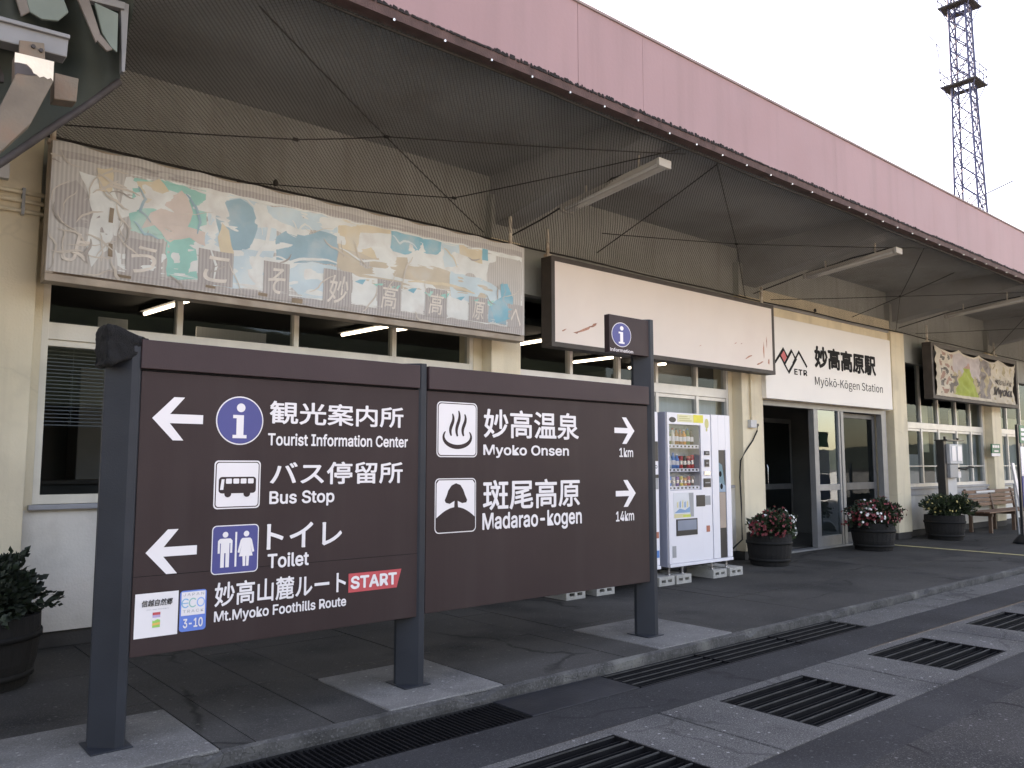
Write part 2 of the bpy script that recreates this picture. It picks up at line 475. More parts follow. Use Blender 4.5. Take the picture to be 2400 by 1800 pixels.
LATIN = None
try:                                     # Blender's own bundled grotesque; the built-in face is used where it is missing
    import os
    LATIN = bpy.data.fonts.load(os.path.join(bpy.utils.resource_path('LOCAL'), 'datafiles', 'fonts', 'Inter.woff2'))
except Exception:
    LATIN = None
try:
    PLAIN = bpy.data.fonts.load(os.path.join(bpy.utils.resource_path('LOCAL'), 'datafiles', 'fonts', 'Noto Sans CJK Regular.woff2'))
except Exception:
    PLAIN = None
def text(name, body, x0, x1, z0, z1, y, m, parent, bold=.0, italic=0, spacing=1.0, font=None):
    """flat lettering facing -Y, fitted to the given box; heavier weights are stacked thin layers"""
    c = bpy.data.curves.new('lettering', 'FONT')
    c.body = body
    if font == 'plain' and PLAIN is not None:
        c.font = PLAIN
    c.shear = italic
    c.space_character = spacing
    c.resolution_u = 4
    if LATIN is not None and font != 'plain' and all(ord(ch) < 0x250 for ch in body):
        c.font = LATIN
    o = bpy.data.objects.new('lettering_source', c)
    COL.objects.link(o)
    dg = bpy.context.evaluated_depsgraph_get()
    dg.update()
    me = bpy.data.meshes.new_from_object(o.evaluated_get(dg))
    COL.objects.unlink(o)
    bpy.data.objects.remove(o)
    vs = [v.co.copy() for v in me.vertices]
    fs = [list(p.vertices) for p in me.polygons]
    bpy.data.meshes.remove(me)
    vs = [vs[i] for f in fs for i in f]
    cnt, ff, ly = 0, [], []
    for q, f in enumerate(fs):
        ff.append(list(range(cnt, cnt + len(f))))
        ly += [q % 97] * len(f)
        cnt += len(f)
    fs = ff
    a0, a1 = min(v.x for v in vs) - bold, max(v.x for v in vs) + bold
    b0, b1 = min(v.y for v in vs) - bold, max(v.y for v in vs) + bold
    b = MB()
    sh = [(0, 0)] if bold <= 0 else [(0, 0), (1, 0), (-1, 0), (0, 1), (0, -1), (.7, .7), (-.7, .7), (.7, -.7), (-.7, -.7)]
    for k, (dx, dz) in enumerate(sh):
        b.add([(x0 + (v.x + dx * bold - a0) / (a1 - a0) * (x1 - x0), y - k * .0002 - ly[i] * .000002, z0 + (v.y + dz * bold - b0) / (b1 - b0) * (z1 - z0)) for i, v in enumerate(vs)], fs)
    return b.build(name, m, parent)

# ================================================================ THE SETTING
CX0, CX1 = -14.0, 40.0
WY, PY, FY = 6.95, 6.78, 4.32           # window wall, pilaster front, canopy fascia
KY = 3.93                               # kerb edge
RZ = -.07                               # road level
# road: one sheet to the horizon, with openings for the gratings cut out of the near strips
def strip(m, xs, y0, y1, z, holes):
    cuts = sorted(set([xs[0], xs[1]] + [h for hh in holes for h in hh]))
    for a, b in zip(cuts, cuts[1:]):
        if not any(h[0] <= a and b <= h[1] for h in holes):
            m.add([(a, y0, z), (b, y0, z), (b, y1, z), (a, y1, z)], [(0, 1, 2, 3)])
SQ = [(2.38, 3.31), (4.25, 5.19), (6.11, 7.05), (7.95, 8.88)]
GUT = [(.9, 3.18), (4.12, 7.15)]
b = MB()
for q in ((-700, 700, -700, -60), (-700, 700, -2.5, 1.98), (-700, 1.45, 2.33, 3.56), (10.75, 700, 2.33, 3.56)):
    b.add([(q[0], q[2], RZ), (q[1], q[2], RZ), (q[1], q[3], RZ), (q[0], q[3], RZ)], [(0, 1, 2, 3)])
b.add([(-700, 3.56, RZ), (.9, 3.56, RZ), (.9, KY, RZ), (-700, KY, RZ)], [(0, 1, 2, 3)])
b.add([(30, 3.56, RZ), (700, 3.56, RZ), (700, KY, RZ), (30, KY, RZ)], [(0, 1, 2, 3)])
b.add([(-700, KY, RZ - .01), (700, KY, RZ - .01), (700, 700, RZ - .01), (-700, 700, RZ - .01)], [(0, 1, 2, 3)])
tag(b.build('road', M_asph), kind='structure')
b = MB()
for q in ((1.45, 10.75, 3.15, 3.56), (-700, 700, 1.98, 2.33)):
    b.add([(q[0], q[2], RZ), (q[1], q[2], RZ), (q[1], q[3], RZ), (q[0], q[3], RZ)], [(0, 1, 2, 3)])
tag(b.build('asphalt_patch_strips', M_asphd), kind='structure')
b = MB()
b.add([(-700, -60, RZ), (700, -60, RZ), (700, -2.5, RZ), (-700, -2.5, RZ)], [(0, 1, 2, 3)])
tag(b.build('bounce_plaza', M_plaza), kind='structure')  # unseen pale ground added behind the camera to bounce sun onto the front
# slabs of exposed aggregate round the square drains, with dark joints left open between them
b = MB()
xs = [1.45, 1.82, 3.78, 3.79, 5.66, 5.67, 7.5, 7.51, 9.4, 9.41, 10.75]
def slabq(x0, x1, y0, y1, dz=.004):
    b.box(x0, x1, y0, y1, RZ - .1, RZ + dz)
for (x0, x1), (h0, h1) in zip([(1.87, 3.775), (3.79, 5.65), (5.665, 7.49), (7.505, 9.38)], SQ):
    slabq(x0, h0, 2.335, 3.145)
    slabq(h1, x1, 2.335, 3.145)
    slabq(h0, h1, 2.335, 2.42)
    slabq(h0, h1, 3.06, 3.145)
slabq(1.455, 1.86, 2.335, 3.145)
slabq(9.4, 10.745, 2.335, 3.145)
tag(b.build('drain_slabs', M_slab, bevel=.006), kind='structure')
b = MB()
x = 7.17
for wd in (.75, .7, .86, .9, .95, .95, .95, .95, 1, 1, 1, 1, 1, 1, 1, 1, 1, 1, 1, 1, 1, 1):
    b.box(x, x + wd - .012, 3.565, KY - .01, RZ - .1, RZ + random.choice((.003, .006, .009)))
    x += wd
tag(b.build('gutter_slabs', M_slab, bevel=.006), kind='structure')
b = MB()
for x0, x1 in GUT + SQ:
    y0, y1 = (3.56, KY) if (x0, x1) in GUT else (2.42, 3.06)
    d = -.32
    b.add([(x0, y0, d), (x1, y0, d), (x1, y1, d), (x0, y1, d), (x0, y0, RZ), (x1, y0, RZ), (x1, y1, RZ), (x0, y1, RZ)],
          [(0, 1, 2, 3), (0, 4, 5, 1), (1, 5, 6, 2), (2, 6, 7, 3), (3, 7, 4, 0)])
tag(b.build('drain_channel', M_pit), kind='structure')
b = MB()
b.box(3.19, 4.11, 3.565, KY - .005, RZ - .1, RZ + .006)
tag(b.build('steel_drain_cover', M_plate, bevel=.004), 'flat dark steel cover plate between the two long kerbside gratings', 'drain cover')
# pavement bays with joints
b = MB()
jx = [-14, -12, -10, -8, -6, -4.2, -2.4, -1, .35, 1.56, 1.735, 2.17, 2.5, 3.33, 3.34, 4.45, 4.82, 5.75, 7.2, 9.0, 10.9, 12.8, 14.7, 16.6, 18.5, 20.4, 22.3, 24.2, 26.1, 28, 30, 40]
pads = {(.35, 1.56): 4.83, (2.5, 3.33): 4.86, (4.82, 5.75): 4.9}
for a, c in zip(jx, jx[1:]):
    z = random.uniform(-.003, .0)
    y0 = pads.get((a, c), KY + .058)
    ys = [y0, 5.02, 5.95, 7.4]
    for p, q in zip(ys, ys[1:]):
        if q - p > .02:
            b.box(a + .004, c - .004, p + .004, q - .004, -.2, z + random.uniform(-.002, .001))
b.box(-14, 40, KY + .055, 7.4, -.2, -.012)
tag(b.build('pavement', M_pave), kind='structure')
b = MB()
for (a, c), y in pads.items():
    b.box(a + .006, c - .006, KY + .058, y - .006, -.18, .004)
tag(b.build('post_footing_slabs', M_pad, bevel=.008), kind='structure')
# kerb: irregular worn lip
b = MB()
n = 520
vs = []
for i in range(n + 1):
    x = CX0 + (CX1 - CX0) * i / n
    e = .030 * noise.noise(Vector((x * 2.1, 0, 0))) + .018 * noise.noise(Vector((x * 9, 3, 0)))
    dz = .022 * min(0, noise.noise(Vector((x * 1.3, 7, 0)))) + .012 * noise.noise(Vector((x * 12, 9, 0)))
    crack = -.035 if noise.noise(Vector((x * 3.1, 17, 0))) > .46 else 0
    vs += [(x, KY + .02 + e * .4, RZ - .05), (x, KY + .015 + e, RZ + .015), (x, KY + .02 + e, dz + crack - .012), (x, KY + .04 + e * .5, dz * .5 + crack - .006), (x, KY + .062, -.004)]
fs = [(i * 5 + k, (i + 1) * 5 + k, (i + 1) * 5 + k + 1, i * 5 + k + 1) for i in range(n) for k in range(4)]
b.add(vs, fs)
tag(b.build('kerb', M_kerb), kind='structure')
b = MB()
b.add([(13.75, 4.05, .004), (13.87, 4.05, .004), (14.0, 6.6, .004), (13.86, 6.6, .004)], [(0, 1, 2, 3)])
tag(b.build('yellow_guide_line', M_yellow), kind='structure')
# wooded hills round the valley (unseen, added to darken the window reflections; low behind the roof)
b = MB()
nn = 120
vs = []
for k in range(nn):
    a = 2 * math.pi * k / nn
    for rr, hh in ((230, -1), (300, 42), (420, 100), (600, 40)):
        q = hh * (.75 + .5 * noise.noise(Vector((math.cos(a) * 3, math.sin(a) * 3, rr * .01)))) if hh > 0 else -1
        back = math.sin(a) > .05 or math.cos(a) > .75
        if back:
            q *= .12
        vs.append((rr * math.cos(a), rr * math.sin(a), q))
fs = [(k * 4 + j, ((k + 1) % nn) * 4 + j, ((k + 1) % nn) * 4 + j + 1, k * 4 + j + 1) for k in range(nn) for j in range(3)]
b.add(vs, fs, smooth=True)
tag(b.build('reflection_hills', M_hill), kind='structure')

# ================================================================ STATION BUILDING
ST = thing('station_building', 'long cream single storey railway station under a deep canopy with a pink fascia', 'station', (13, 8, 0))
PIL = [(.45, 1.15), (5.48, 5.90), (10.15, 10.69), (14.96, 15.50), (19.70, 20.22), (24.4, 24.9), (29.1, 29.6), (33.8, 34.3)]
for a, c in PIL:
    boxes('pilaster', M_wall, ST, [(a, c, PY, 7.2, .12, 3.84)], .008)
    boxes('shaded_pilaster_head', M_upwall, ST, [(a, c, PY + .003, 7.2, 3.841, 4.33)], .008)  # pilaster top in the darkened wall colour, painting the dimness above the net
    boxes('plinth', M_plinth, ST, [(a - .005, c + .005, PY + .02, 7.2, 0, .119)])
boxes('canopy_roof', M_roof, ST, [(CX0, CX1, FY + .06, 13, 4.66, 4.9)])
grid('canopy_ceiling', M_conc, CX0, CX1, FY + .05, 7.2, 4.6, 60, 4, lambda x, y: -.04 + (7.2 - y) * .01, ST)
boxes('shaded_upper_wall', M_upwall, ST, [(CX0, CX1, PY + .1, 7.2, 3.30, 4.6)])
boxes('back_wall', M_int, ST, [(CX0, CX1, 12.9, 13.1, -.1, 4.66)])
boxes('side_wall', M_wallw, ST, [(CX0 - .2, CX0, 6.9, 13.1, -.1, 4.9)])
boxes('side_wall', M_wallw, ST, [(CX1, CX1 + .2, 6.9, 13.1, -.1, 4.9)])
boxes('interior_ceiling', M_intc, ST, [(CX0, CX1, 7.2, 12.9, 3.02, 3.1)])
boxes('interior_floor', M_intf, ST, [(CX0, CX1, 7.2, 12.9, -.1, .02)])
for x, y0 in ((10.6, 7.2), (14.9, 7.2), (.9, 7.2)):
    boxes('interior_partition', M_int, ST, [(x, x + .12, y0, 12.9, .02, 3.02)])
boxes('interior_partition', M_int, ST, [(1.1, 10.6, 10.6, 10.7, .02, 3.02)])
boxes('interior_partition', M_int, ST, [(10.8, 14.9, 9.6, 9.7, .02, 3.02)])
# fascia panels
seams = [-14, -10, -6, -2, 1.2, 4.36, 5.14, 8.4, 11.7, 15, 18.3, 21.6, 25, 28, 31, 34, 37, 40]
b = MB()
for a, c in zip(seams, seams[1:]):
    g = .0025 if c == 4.36 or a == 4.36 else .0006
    b.box(a + g, c - g, FY, FY + .06, 4.315, 5.0)
b.build('fascia', M_fascia, ST)
b = MB()
b.box(CX0, CX1, FY - .015, FY + .1, 5.0, 5.025)
b.build('fascia_coping', M_coping, ST, .004)
b = MB()
n = 900
vs = []
for i in range(n + 1):
    x = CX0 + (CX1 - CX0) * i / n
    j = .016 * noise.noise(Vector((x * 8, 1, 0))) + .012 * noise.noise(Vector((x * 23, 5, 0)))
    vs += [(x, FY - .004, 4.318 + max(-.004, j)), (x, FY + .01, 4.245), (x, FY + .12, 4.25), (x, FY + .12, 4.30)]
fs = [(i * 4 + k + 1, (i + 1) * 4 + k + 1, (i + 1) * 4 + k, i * 4 + k) for i in range(n) for k in range(3)]
b.add(vs, fs)
b.build('fascia_rim', M_rim, ST)
b = MB()
rr = random.Random(3)
x = CX0
while x < CX1:
    wd = rr.uniform(.012, .05)
    hh = rr.uniform(.006, .026) * (1 if noise.noise(Vector((x * .8, 2, 0))) > -.25 else .35)
    b.slab([(x, 4.306 - rr.uniform(0, .008)), (x + wd, 4.306 - rr.uniform(0, .008)), (x + wd * rr.uniform(.6, 1), 4.312 + hh * rr.uniform(.5, 1)), (x + wd * rr.uniform(0, .4), 4.312 + hh)], FY - .008, FY + .0)
    x += wd * rr.uniform(.8, 1.5)
b.build('sealant_crust', M_crust, ST)
# cantilever beams, deeper towards the wall
for xb in (.8, 5.69, 10.42, 15.22, 19.95, 24.65, 29.35, 34.05):
    b = MB()
    p = [(xb - .16, FY + .1, 4.36), (xb + .16, FY + .1, 4.36), (xb + .16, PY + .1, 3.98), (xb - .16, PY + .1, 3.98),
         (xb - .16, FY + .1, 4.6), (xb + .16, FY + .1, 4.6), (xb + .16, PY + .1, 4.58), (xb - .16, PY + .1, 4.58)]
    b.hexa(p)
    b.build('canopy_beam', M_conc, ST, .01)

def window(x0, x1, mulls, low=1.06, tr0=2.31, tr1=2.44, lowmulls=None, fm=M_aluw, g=M_glass, top=3.32, rail=None):
    """one glazed bay: frame with mullions and transom, panes, sill"""
    t = .05
    L = [(x0, x0 + t, WY, WY + .09, low, top), (x1 - t, x1, WY, WY + .09, low, top), (x0, x1, WY + .002, WY + .088, tr0, tr1), (x0, x1, WY + .002, WY + .088, low, low + .07),
         (x0, x1, WY + .02, WY + .07, tr0 - .05, tr0 - .001)]
    for q in mulls:
        L.append((q - .025, q + .025, WY + .003, WY + .087, tr1, top))
    for q in (lowmulls if lowmulls is not None else mulls):
        L.append((q - .03, q + .03, WY + .003, WY + .087, low + .07, tr0))
        L.append((q + .031, q + .055, WY + .03, WY + .08, low + .07, tr0))
    if rail:
        L.append((x0, x1, WY + .01, WY + .07, rail - .012, rail + .012))
    f = boxes('window', fm, ST, L, .004)
    e = [x0] + list(mulls) + [x1]
    for a, c in zip(e, e[1:]):
        MB().add([(a, WY + .045, tr1), (c, WY + .045, tr1), (c, WY + .045, top), (a, WY + .045, top)], [(0, 1, 2, 3)]).build('pane', g, f)
    e = [x0] + list(lowmulls if lowmulls is not None else mulls) + [x1]
    for a, c in zip(e, e[1:]):
        MB().add([(a, WY + .045, low), (c, WY + .045, low), (c, WY + .045, tr0), (a, WY + .045, tr0)], [(0, 1, 2, 3)]).build('pane', g, f)
    s = MB()
    s.box(x0 - .03, x1 + .03, WY - .06, WY + .12, low - .04, low - .002)
    s.build('sill', M_sill, f, .006)
    return f
def lower_wall(x0, x1, top):
    boxes('wall', M_wallw, ST, [(x0, x1, WY - .01, 7.2, .12, top)])
    boxes('plinth', M_plinth, ST, [(x0, x1, WY + .01, 7.2, 0, .119)])
def side_jamb(x0, x1):
    boxes('wall', M_wall, ST, [(x0, x1, WY - .005, 7.2, .12, 3.32)])
# bay 1
window(1.23, 5.36, [2.25, 3.30, 4.36], lowmulls=[2.25, 3.30, 4.36])
lower_wall(1.15, 5.48, 1.02)
side_jamb(1.152, 1.23); side_jamb(5.36, 5.478)
# bay 2
window(5.98, 10.06, [6.86, 7.72, 8.46, 9.33], lowmulls=[6.86, 7.72, 8.46, 9.33], fm=M_alu)
lower_wall(5.90, 10.15, 1.02)
side_jamb(5.902, 5.98); side_jamb(10.06, 10.148)
boxes('blind_or_reflection_sheet', M_curtw, ST, [(7.75, 9.98, 7.12, 7.13, 1.1, 2.32)])
# bay 4 (beyond the entrance) and the bays after it
window(15.62, 19.62, [16.5, 17.3, 18.2, 18.95], low=.92, tr0=2.05, tr1=2.17, fm=M_alu, rail=1.32)
lower_wall(15.5, 19.7, .88)
boxes('sill_band', M_sill, ST, [(15.62, 19.62, WY - .03, WY - .012, .76, .878)])
side_jamb(15.502, 15.62); side_jamb(19.62, 19.698)
window(20.34, 24.28, [21.1, 22.0, 22.9, 23.6], low=.92, tr0=2.05, tr1=2.17, fm=M_alu, rail=1.32)
lower_wall(20.22, 24.4, .88)
side_jamb(20.222, 20.34); side_jamb(24.28, 24.398)
boxes('blind_or_reflection_sheet', M_curt, ST, [(17.36, 19.58, 7.10, 7.11, .95, 2.06)])
boxes('blind_or_reflection_sheet', M_curt, ST, [(20.4, 24.2, 7.10, 7.11, .95, 2.06)])
boxes('blind_or_reflection_sheet', M_curtw, ST, [(15.68, 16.9, 7.12, 7.13, .95, 1.55)])  # white sheet stands in for the bright reflection in these panes
boxes('blind_or_reflection_sheet', M_curty, ST, [(17.5, 17.85, 7.14, 7.15, 2.2, 2.62), (18.3, 18.8, 7.14, 7.15, 2.2, 2.5), (16.95, 17.25, 7.14, 7.15, 1.6, 2.55), (20.5, 24, 7.14, 7.15, 2.2, 2.45)])
boxes('wall', M_wallw, ST, [(24.9, 40, WY - .01, 7.2, .12, 3.3)])
boxes('wall', M_wallw, ST, [(CX0, .45, WY - .01, 7.2, .12, 3.3)])

# entrance: aluminium door screen between the pilasters
EY = 6.86
D = boxes('entrance_door', M_door, ST, [(10.69, 10.75, EY, EY + .1, .03, 2.33), (14.62, 14.80, EY, EY + .1, .03, 2.33), (10.75, 14.62, EY, EY + .1, 2.25, 2.33),
    (12.27, 12.40, EY + .001, EY + .1, .03, 2.25), (13.06, 13.12, EY + .002, EY + .05, .03, 2.25), (13.15, 13.24, EY + .001, EY + .1, .03, 2.25),
    (12.40, 13.06, EY + .01, EY + .06, .93, 1.03), (12.40, 13.06, EY + .01, EY + .06, .03, .2), (10.69, 14.8, EY - .02, EY + .14, 0, .028)], .004)
MB().add([(12.40, EY + .035, .2), (13.06, EY + .035, .2), (13.06, EY + .035, .93), (12.40, EY + .035, .93)], [(0, 1, 2, 3)]).build('pane', M_door_glass, D)
MB().add([(12.40, EY + .035, 1.03), (13.06, EY + .035, 1.03), (13.06, EY + .035, 2.25), (12.40, EY + .035, 2.25)], [(0, 1, 2, 3)]).build('pane', M_door_glass, D)
D2 = boxes('sliding_door', M_doord, ST, [(13.3, 13.38, EY + .12, EY + .16, .03, 2.24), (14.50, 14.60, EY + .12, EY + .16, .03, 2.24), (13.38, 14.5, EY + .121, EY + .159, .92, 1.04), (13.38, 14.5, EY + .121, EY + .159, .03, .2), (13.38, 14.5, EY + .121, EY + .159, 2.16, 2.24)], .004)
MB().add([(13.38, EY + .14, .2), (14.5, EY + .14, .2), (14.5, EY + .14, 2.16), (13.38, EY + .14, 2.16)], [(0, 1, 2, 3)]).build('pane', M_glassd, D2)
MB().box(13.28, 13.42, EY + .08, EY + .115, .9, 1.16).build('handle', M_dark, D2, .01)
for xo, yo in ((10.95, 8.3), (12.0, 8.3), (13.0, 8.3)):
    d = boxes('inner_door', M_doord, ST, [(xo + .0, xo + .05, yo, yo + .04, .03, 2.2), (xo + .95, xo + 1.0, yo, yo + .04, .03, 2.2), (xo + .05, xo + .95, yo + .002, yo + .038, .9, 1.0), (xo + .05, xo + .95, yo + .002, yo + .038, .03, .16), (xo + .05, xo + .95, yo + .002, yo + .038, 2.12, 2.2)], .003)
    MB().add([(xo + .05, yo + .02, .16), (xo + .95, yo + .02, .16), (xo + .95, yo + .02, 2.12), (xo + .05, yo + .02, 2.12)], [(0, 1, 2, 3)]).build('pane', M_glassd, d)
    h = MB()
    h.tube([(xo + .1, yo - .03, .95), (xo + .1, yo - .05, 1.0), (xo + .1, yo - .05, 1.3), (xo + .1, yo - .03, 1.35)], .012, 6)
    h.build('handle', M_chrome, d)
b = MB().box(11.05, 11.32, 7.5, 7.62, .92, 1.2)
tag(b.build('door_switch_box', M_dark, None, .01), 'black switch box in the dark left half of the station entrance', 'switch box')
b = MB()
b.box(11.0 + .13, 11.22, 7.54, 7.60, .0, .92)
b.build('stem', M_grey, bpy.data.objects['door_switch_box'])
b = MB(); b.box(12.3, 13.2, 9.57, 9.59, 1.1, 2.1)
t = thing('notice_board', 'dim notice board with a red heading on the back wall inside the entrance', 'notice board', (12.7, 9.58, 1.6))
b.build('board', M_int, t, .004)
MB().box(12.4, 13.1, 9.55, 9.565, 1.85, 2.02).build('heading', M_red, t)
MB().box(12.45, 12.72, 9.55, 9.565, 1.3, 1.75).build('poster', M_curt, t)
MB().box(12.8, 13.05, 9.55, 9.565, 1.25, 1.7).build('poster', M_curt, t)
boxes('name_board_ledge', M_conc, ST, [(10.692, 14.955, PY + .03, PY + .12, 3.78, 3.82)], .004)
boxes('wall', M_wall, ST, [(10.69, 14.96, PY + .06, 7.2, 2.335, 3.78), (10.69, 14.96, PY + .02, 7.2, 3.82, 4.0)])

boxes('service_counter', M_intf, ST, [(1.4, 5.2, 9.6, 10.2, .02, 1.15), (1.35, 5.25, 9.55, 10.25, 1.151, 1.19)])
boxes('locker', M_grey, ST, [(2.2, 2.75, 10.1, 10.58, .02, 2.45)], .01)
boxes('locker', M_lgrey, ST, [(3.3, 4.6, 10.15, 10.58, .02, 2.3)], .01)
boxes('locker', M_grey, ST, [(6.6, 7.5, 10.1, 10.58, .02, 2.55)], .01)
boxes('shelf_unit', M_int, ST, [(8.2, 8.25, 10.1, 10.58, .02, 2.7), (9.4, 9.45, 10.1, 10.58, .02, 2.7), (8.25, 9.4, 10.1, 10.58, 2.35, 2.39), (8.25, 9.4, 10.1, 10.58, 1.95, 1.99), (8.35, 8.6, 10.2, 10.5, 2.391, 2.6), (8.7, 9.1, 10.2, 10.5, 2.391, 2.52)])
boxes('wall_poster', M_curt, ST, [(4.75, 5.15, 10.58, 10.595, 2.2, 2.75)])
boxes('wall_poster', M_curtw, ST, [(5.6, 6.2, 10.58, 10.595, 2.3, 2.7)])
sl_ = []
for k in range(22):
    sl_.append((1.29, 2.21, 7.14, 7.165, 1.66 + k * .029, 1.667 + k * .029))
boxes('venetian_blind', M_grey, ST, sl_ + [(1.5, 1.503, 7.15, 7.153, 1.66, 2.3), (2.0, 2.003, 7.15, 7.153, 1.66, 2.3)])
# lit tubes and pale boards seen inside the waiting rooms
LT = [((2.56, 9.07), (2.68, 7.95), 'lit fluorescent tube nearest the left end inside the waiting room'),
      ((4.86, 8.98), (4.96, 7.95), 'long lit fluorescent tube inside, under the middle of the faded banner'),
      ((5.15, 8.30), (5.24, 7.75), 'short lit fluorescent tube inside, right of the long one under the banner'),
      ((7.05, 8.30), (7.06, 7.45), 'lit fluorescent tube inside, seen between the banner and the blank board'),
      ((8.97, 9.06), (9.02, 8.0), 'lit fluorescent tube inside, below the left half of the blank board'),
      ((10.2, 9.0), (10.22, 8.2), 'lit fluorescent tube inside, below the right end of the blank board')]
for p, q, lb in LT:
    t = thing('ceiling_lamp', lb, 'ceiling lamp', (p[0], (p[1] + q[1]) / 2, 2.95), 'lit tubes inside the waiting rooms')
    b = MB()
    b.hexa([(q[0] - .06, q[1], 2.975), (q[0] + .06, q[1], 2.975), (p[0] + .06, p[1], 2.975), (p[0] - .06, p[1], 2.975), (q[0] - .06, q[1], 3.018), (q[0] + .06, q[1], 3.018), (p[0] + .06, p[1], 3.018), (p[0] - .06, p[1], 3.018)])
    b.build('housing', M_intc, t)
    MB().tube([(q[0], q[1] + .02, 2.955), (p[0], p[1] - .02, 2.955)], .018, 8).build('tube', M_tube, t)
t = tag(MB().box(2.92, 3.68, 8.5, 8.53, 2.40, 2.79).build('hanging_board', M_curt, None, .005), 'blank pale board hung inside the window under the faded banner', 'board')
tag(MB().box(1.98, 2.25, 8.5, 8.53, 2.40, 2.78).build('wall_notice', M_curt, None, .004), 'small pale notice inside the window left of the blank hung board', 'notice')
for k, (x, wd, hh) in enumerate(((4.0, .16, .28), (4.32, .06, .3))):
    tag(MB().box(x, x + wd, 8.9, 8.92, 2.45, 2.45 + hh).build('wall_notice', M_curt, None, .003),
        ['wide little paper notice inside, below the middle of the banner', 'narrow little paper notice inside, just right of the wider one'][k], 'notice', 'paper notices inside')
# pipes and switch box on the left pilaster
t = thing('wall_pipes', 'three thin horizontal pipes clipped across the left end pilaster', 'pipes', (.9, 6.75, 3.28))
for z in (3.35, 3.285, 3.21):
    MB().tube([(.45, 6.755, z), (1.16, 6.755, z), (1.19, 6.80, z), (1.19, 6.94, z)], .017, 8).build('pipe', M_wall, t)
for x in (.62, 1.02):
    MB().box(x, x + .02, 6.735, 6.779, 3.18, 3.38).build('clip', M_grey, t)
tag(MB().box(.72, .93, 6.72, 6.779, 3.42, 3.54).build('junction_box', M_lgrey, None, .006), 'small grey junction box above the pipes on the left pilaster', 'junction box')

# ================================================================ BIRD NET UNDER THE CANOPY
def netz(y):
    return 3.82 + .175 * (6.75 - y)
NET = thing('bird_net', 'fine dark bird netting stretched under the whole canopy on thin wires', 'bird net', (12, 5.5, netz(5.5)))
grid('netting', M_net, CX0, CX1, FY + .06, 6.76, 0, 120, 12, lambda x, y: netz(y) + .02 * noise.noise(Vector((x * .7, y * .9, 0))) - .03 * math.sin(math.pi * (y - FY) / 2.44) * (.6 + .4 * math.sin(x * 1.32)), NET)
WIRES = [[(1.89, 4.61, 4.19), (3.35, 5.51, 4.04), (5.23, 6.61, 3.84)], [(1.12, 6.53, 3.86), (2.74, 5.88, 3.97), (3.35, 5.51, 4.04), (5.88, 4.46, 4.22)],
         [(2.6, 6.72, 3.82), (4.48, 6.12, 3.93), (5.77, 4.42, 4.23)], [(6.31, 4.42, 4.23), (8.25, 5.53, 4.03), (10.18, 6.7, 3.82)],
         [(6.83, 6.48, 3.87), (6.33, 4.42, 4.23)], [(6.46, 6.05, 3.94), (8.25, 5.53, 4.03), (10.95, 4.42, 4.22)], [(13.07, 6.55, 3.85), (12.5, 4.7, 4.18)],
         [(10.7, 6.6, 3.84), (12.75, 5.6, 4.01), (15.1, 4.45, 4.22)], [(10.9, 4.45, 4.22), (12.75, 5.6, 4.01), (15, 6.7, 3.82)], [(15.6, 4.45, 4.22), (19.6, 6.7, 3.82)], [(15.6, 6.6, 3.84), (19.8, 4.45, 4.22)]]
for q in WIRES:
    m = MB()
    pts = []
    for a, c in zip(q, q[1:]):
        for k in range(6):
            p = Vector(a).lerp(Vector(c), k / 6)
            p.z -= .035 + .006 * math.sin(math.pi * k / 6)
            pts.append(p)
    pts.append(Vector(q[-1]) - Vector((0, 0, .03)))
    m.tube(pts, .0055, 5)
    for p in q[1:-1]:
        m.tube([Vector(p) - Vector((.02, 0, .035)), Vector(p) - Vector((-.02, 0, .035))], .014, 6)
    m.build('wire', M_wire, NET)
for q in ([(CX0, 6.72, 3.815), (CX1, 6.72, 3.815)], [(CX0, FY + .1, 4.238), (CX1, FY + .1, 4.238)]):
    m = MB()
    pts = []
    for k in range(241):
        p = Vector(q[0]).lerp(Vector(q[1]), k / 240)
        p.z += -.02 - .018 * noise.noise(Vector((p.x * .8, p.y, 0)))
        pts.append(p)
    m.tube(pts, .011, 5)
    m.build('edge_rope', M_wire, NET)
proto = None
for k in range(30):
    x = 2.28 + .4 * k
    if proto is None:
        m = MB()
        m.tube([(x, FY + .03, 4.262), (x, FY + .018, 4.242), (x, FY + .006, 4.240)], .009, 6)
        proto = m.build('hook', M_chrome, NET)
    else:
        c = proto.copy()
        COL.objects.link(c)
        c.parent = NET
        c.location = (.4 * k + random.uniform(-.015, .015), 0, 0)
for x, y in ((2.9, 6.6), (12.0, 6.62)):
    m = MB()
    m.lathe([(0, -.035), (.02, -.03), (.024, 0), (.012, .02), (0, .03)], (x, y, netz(y) - .03), 8)
    m.build('clamp', M_wire, NET)

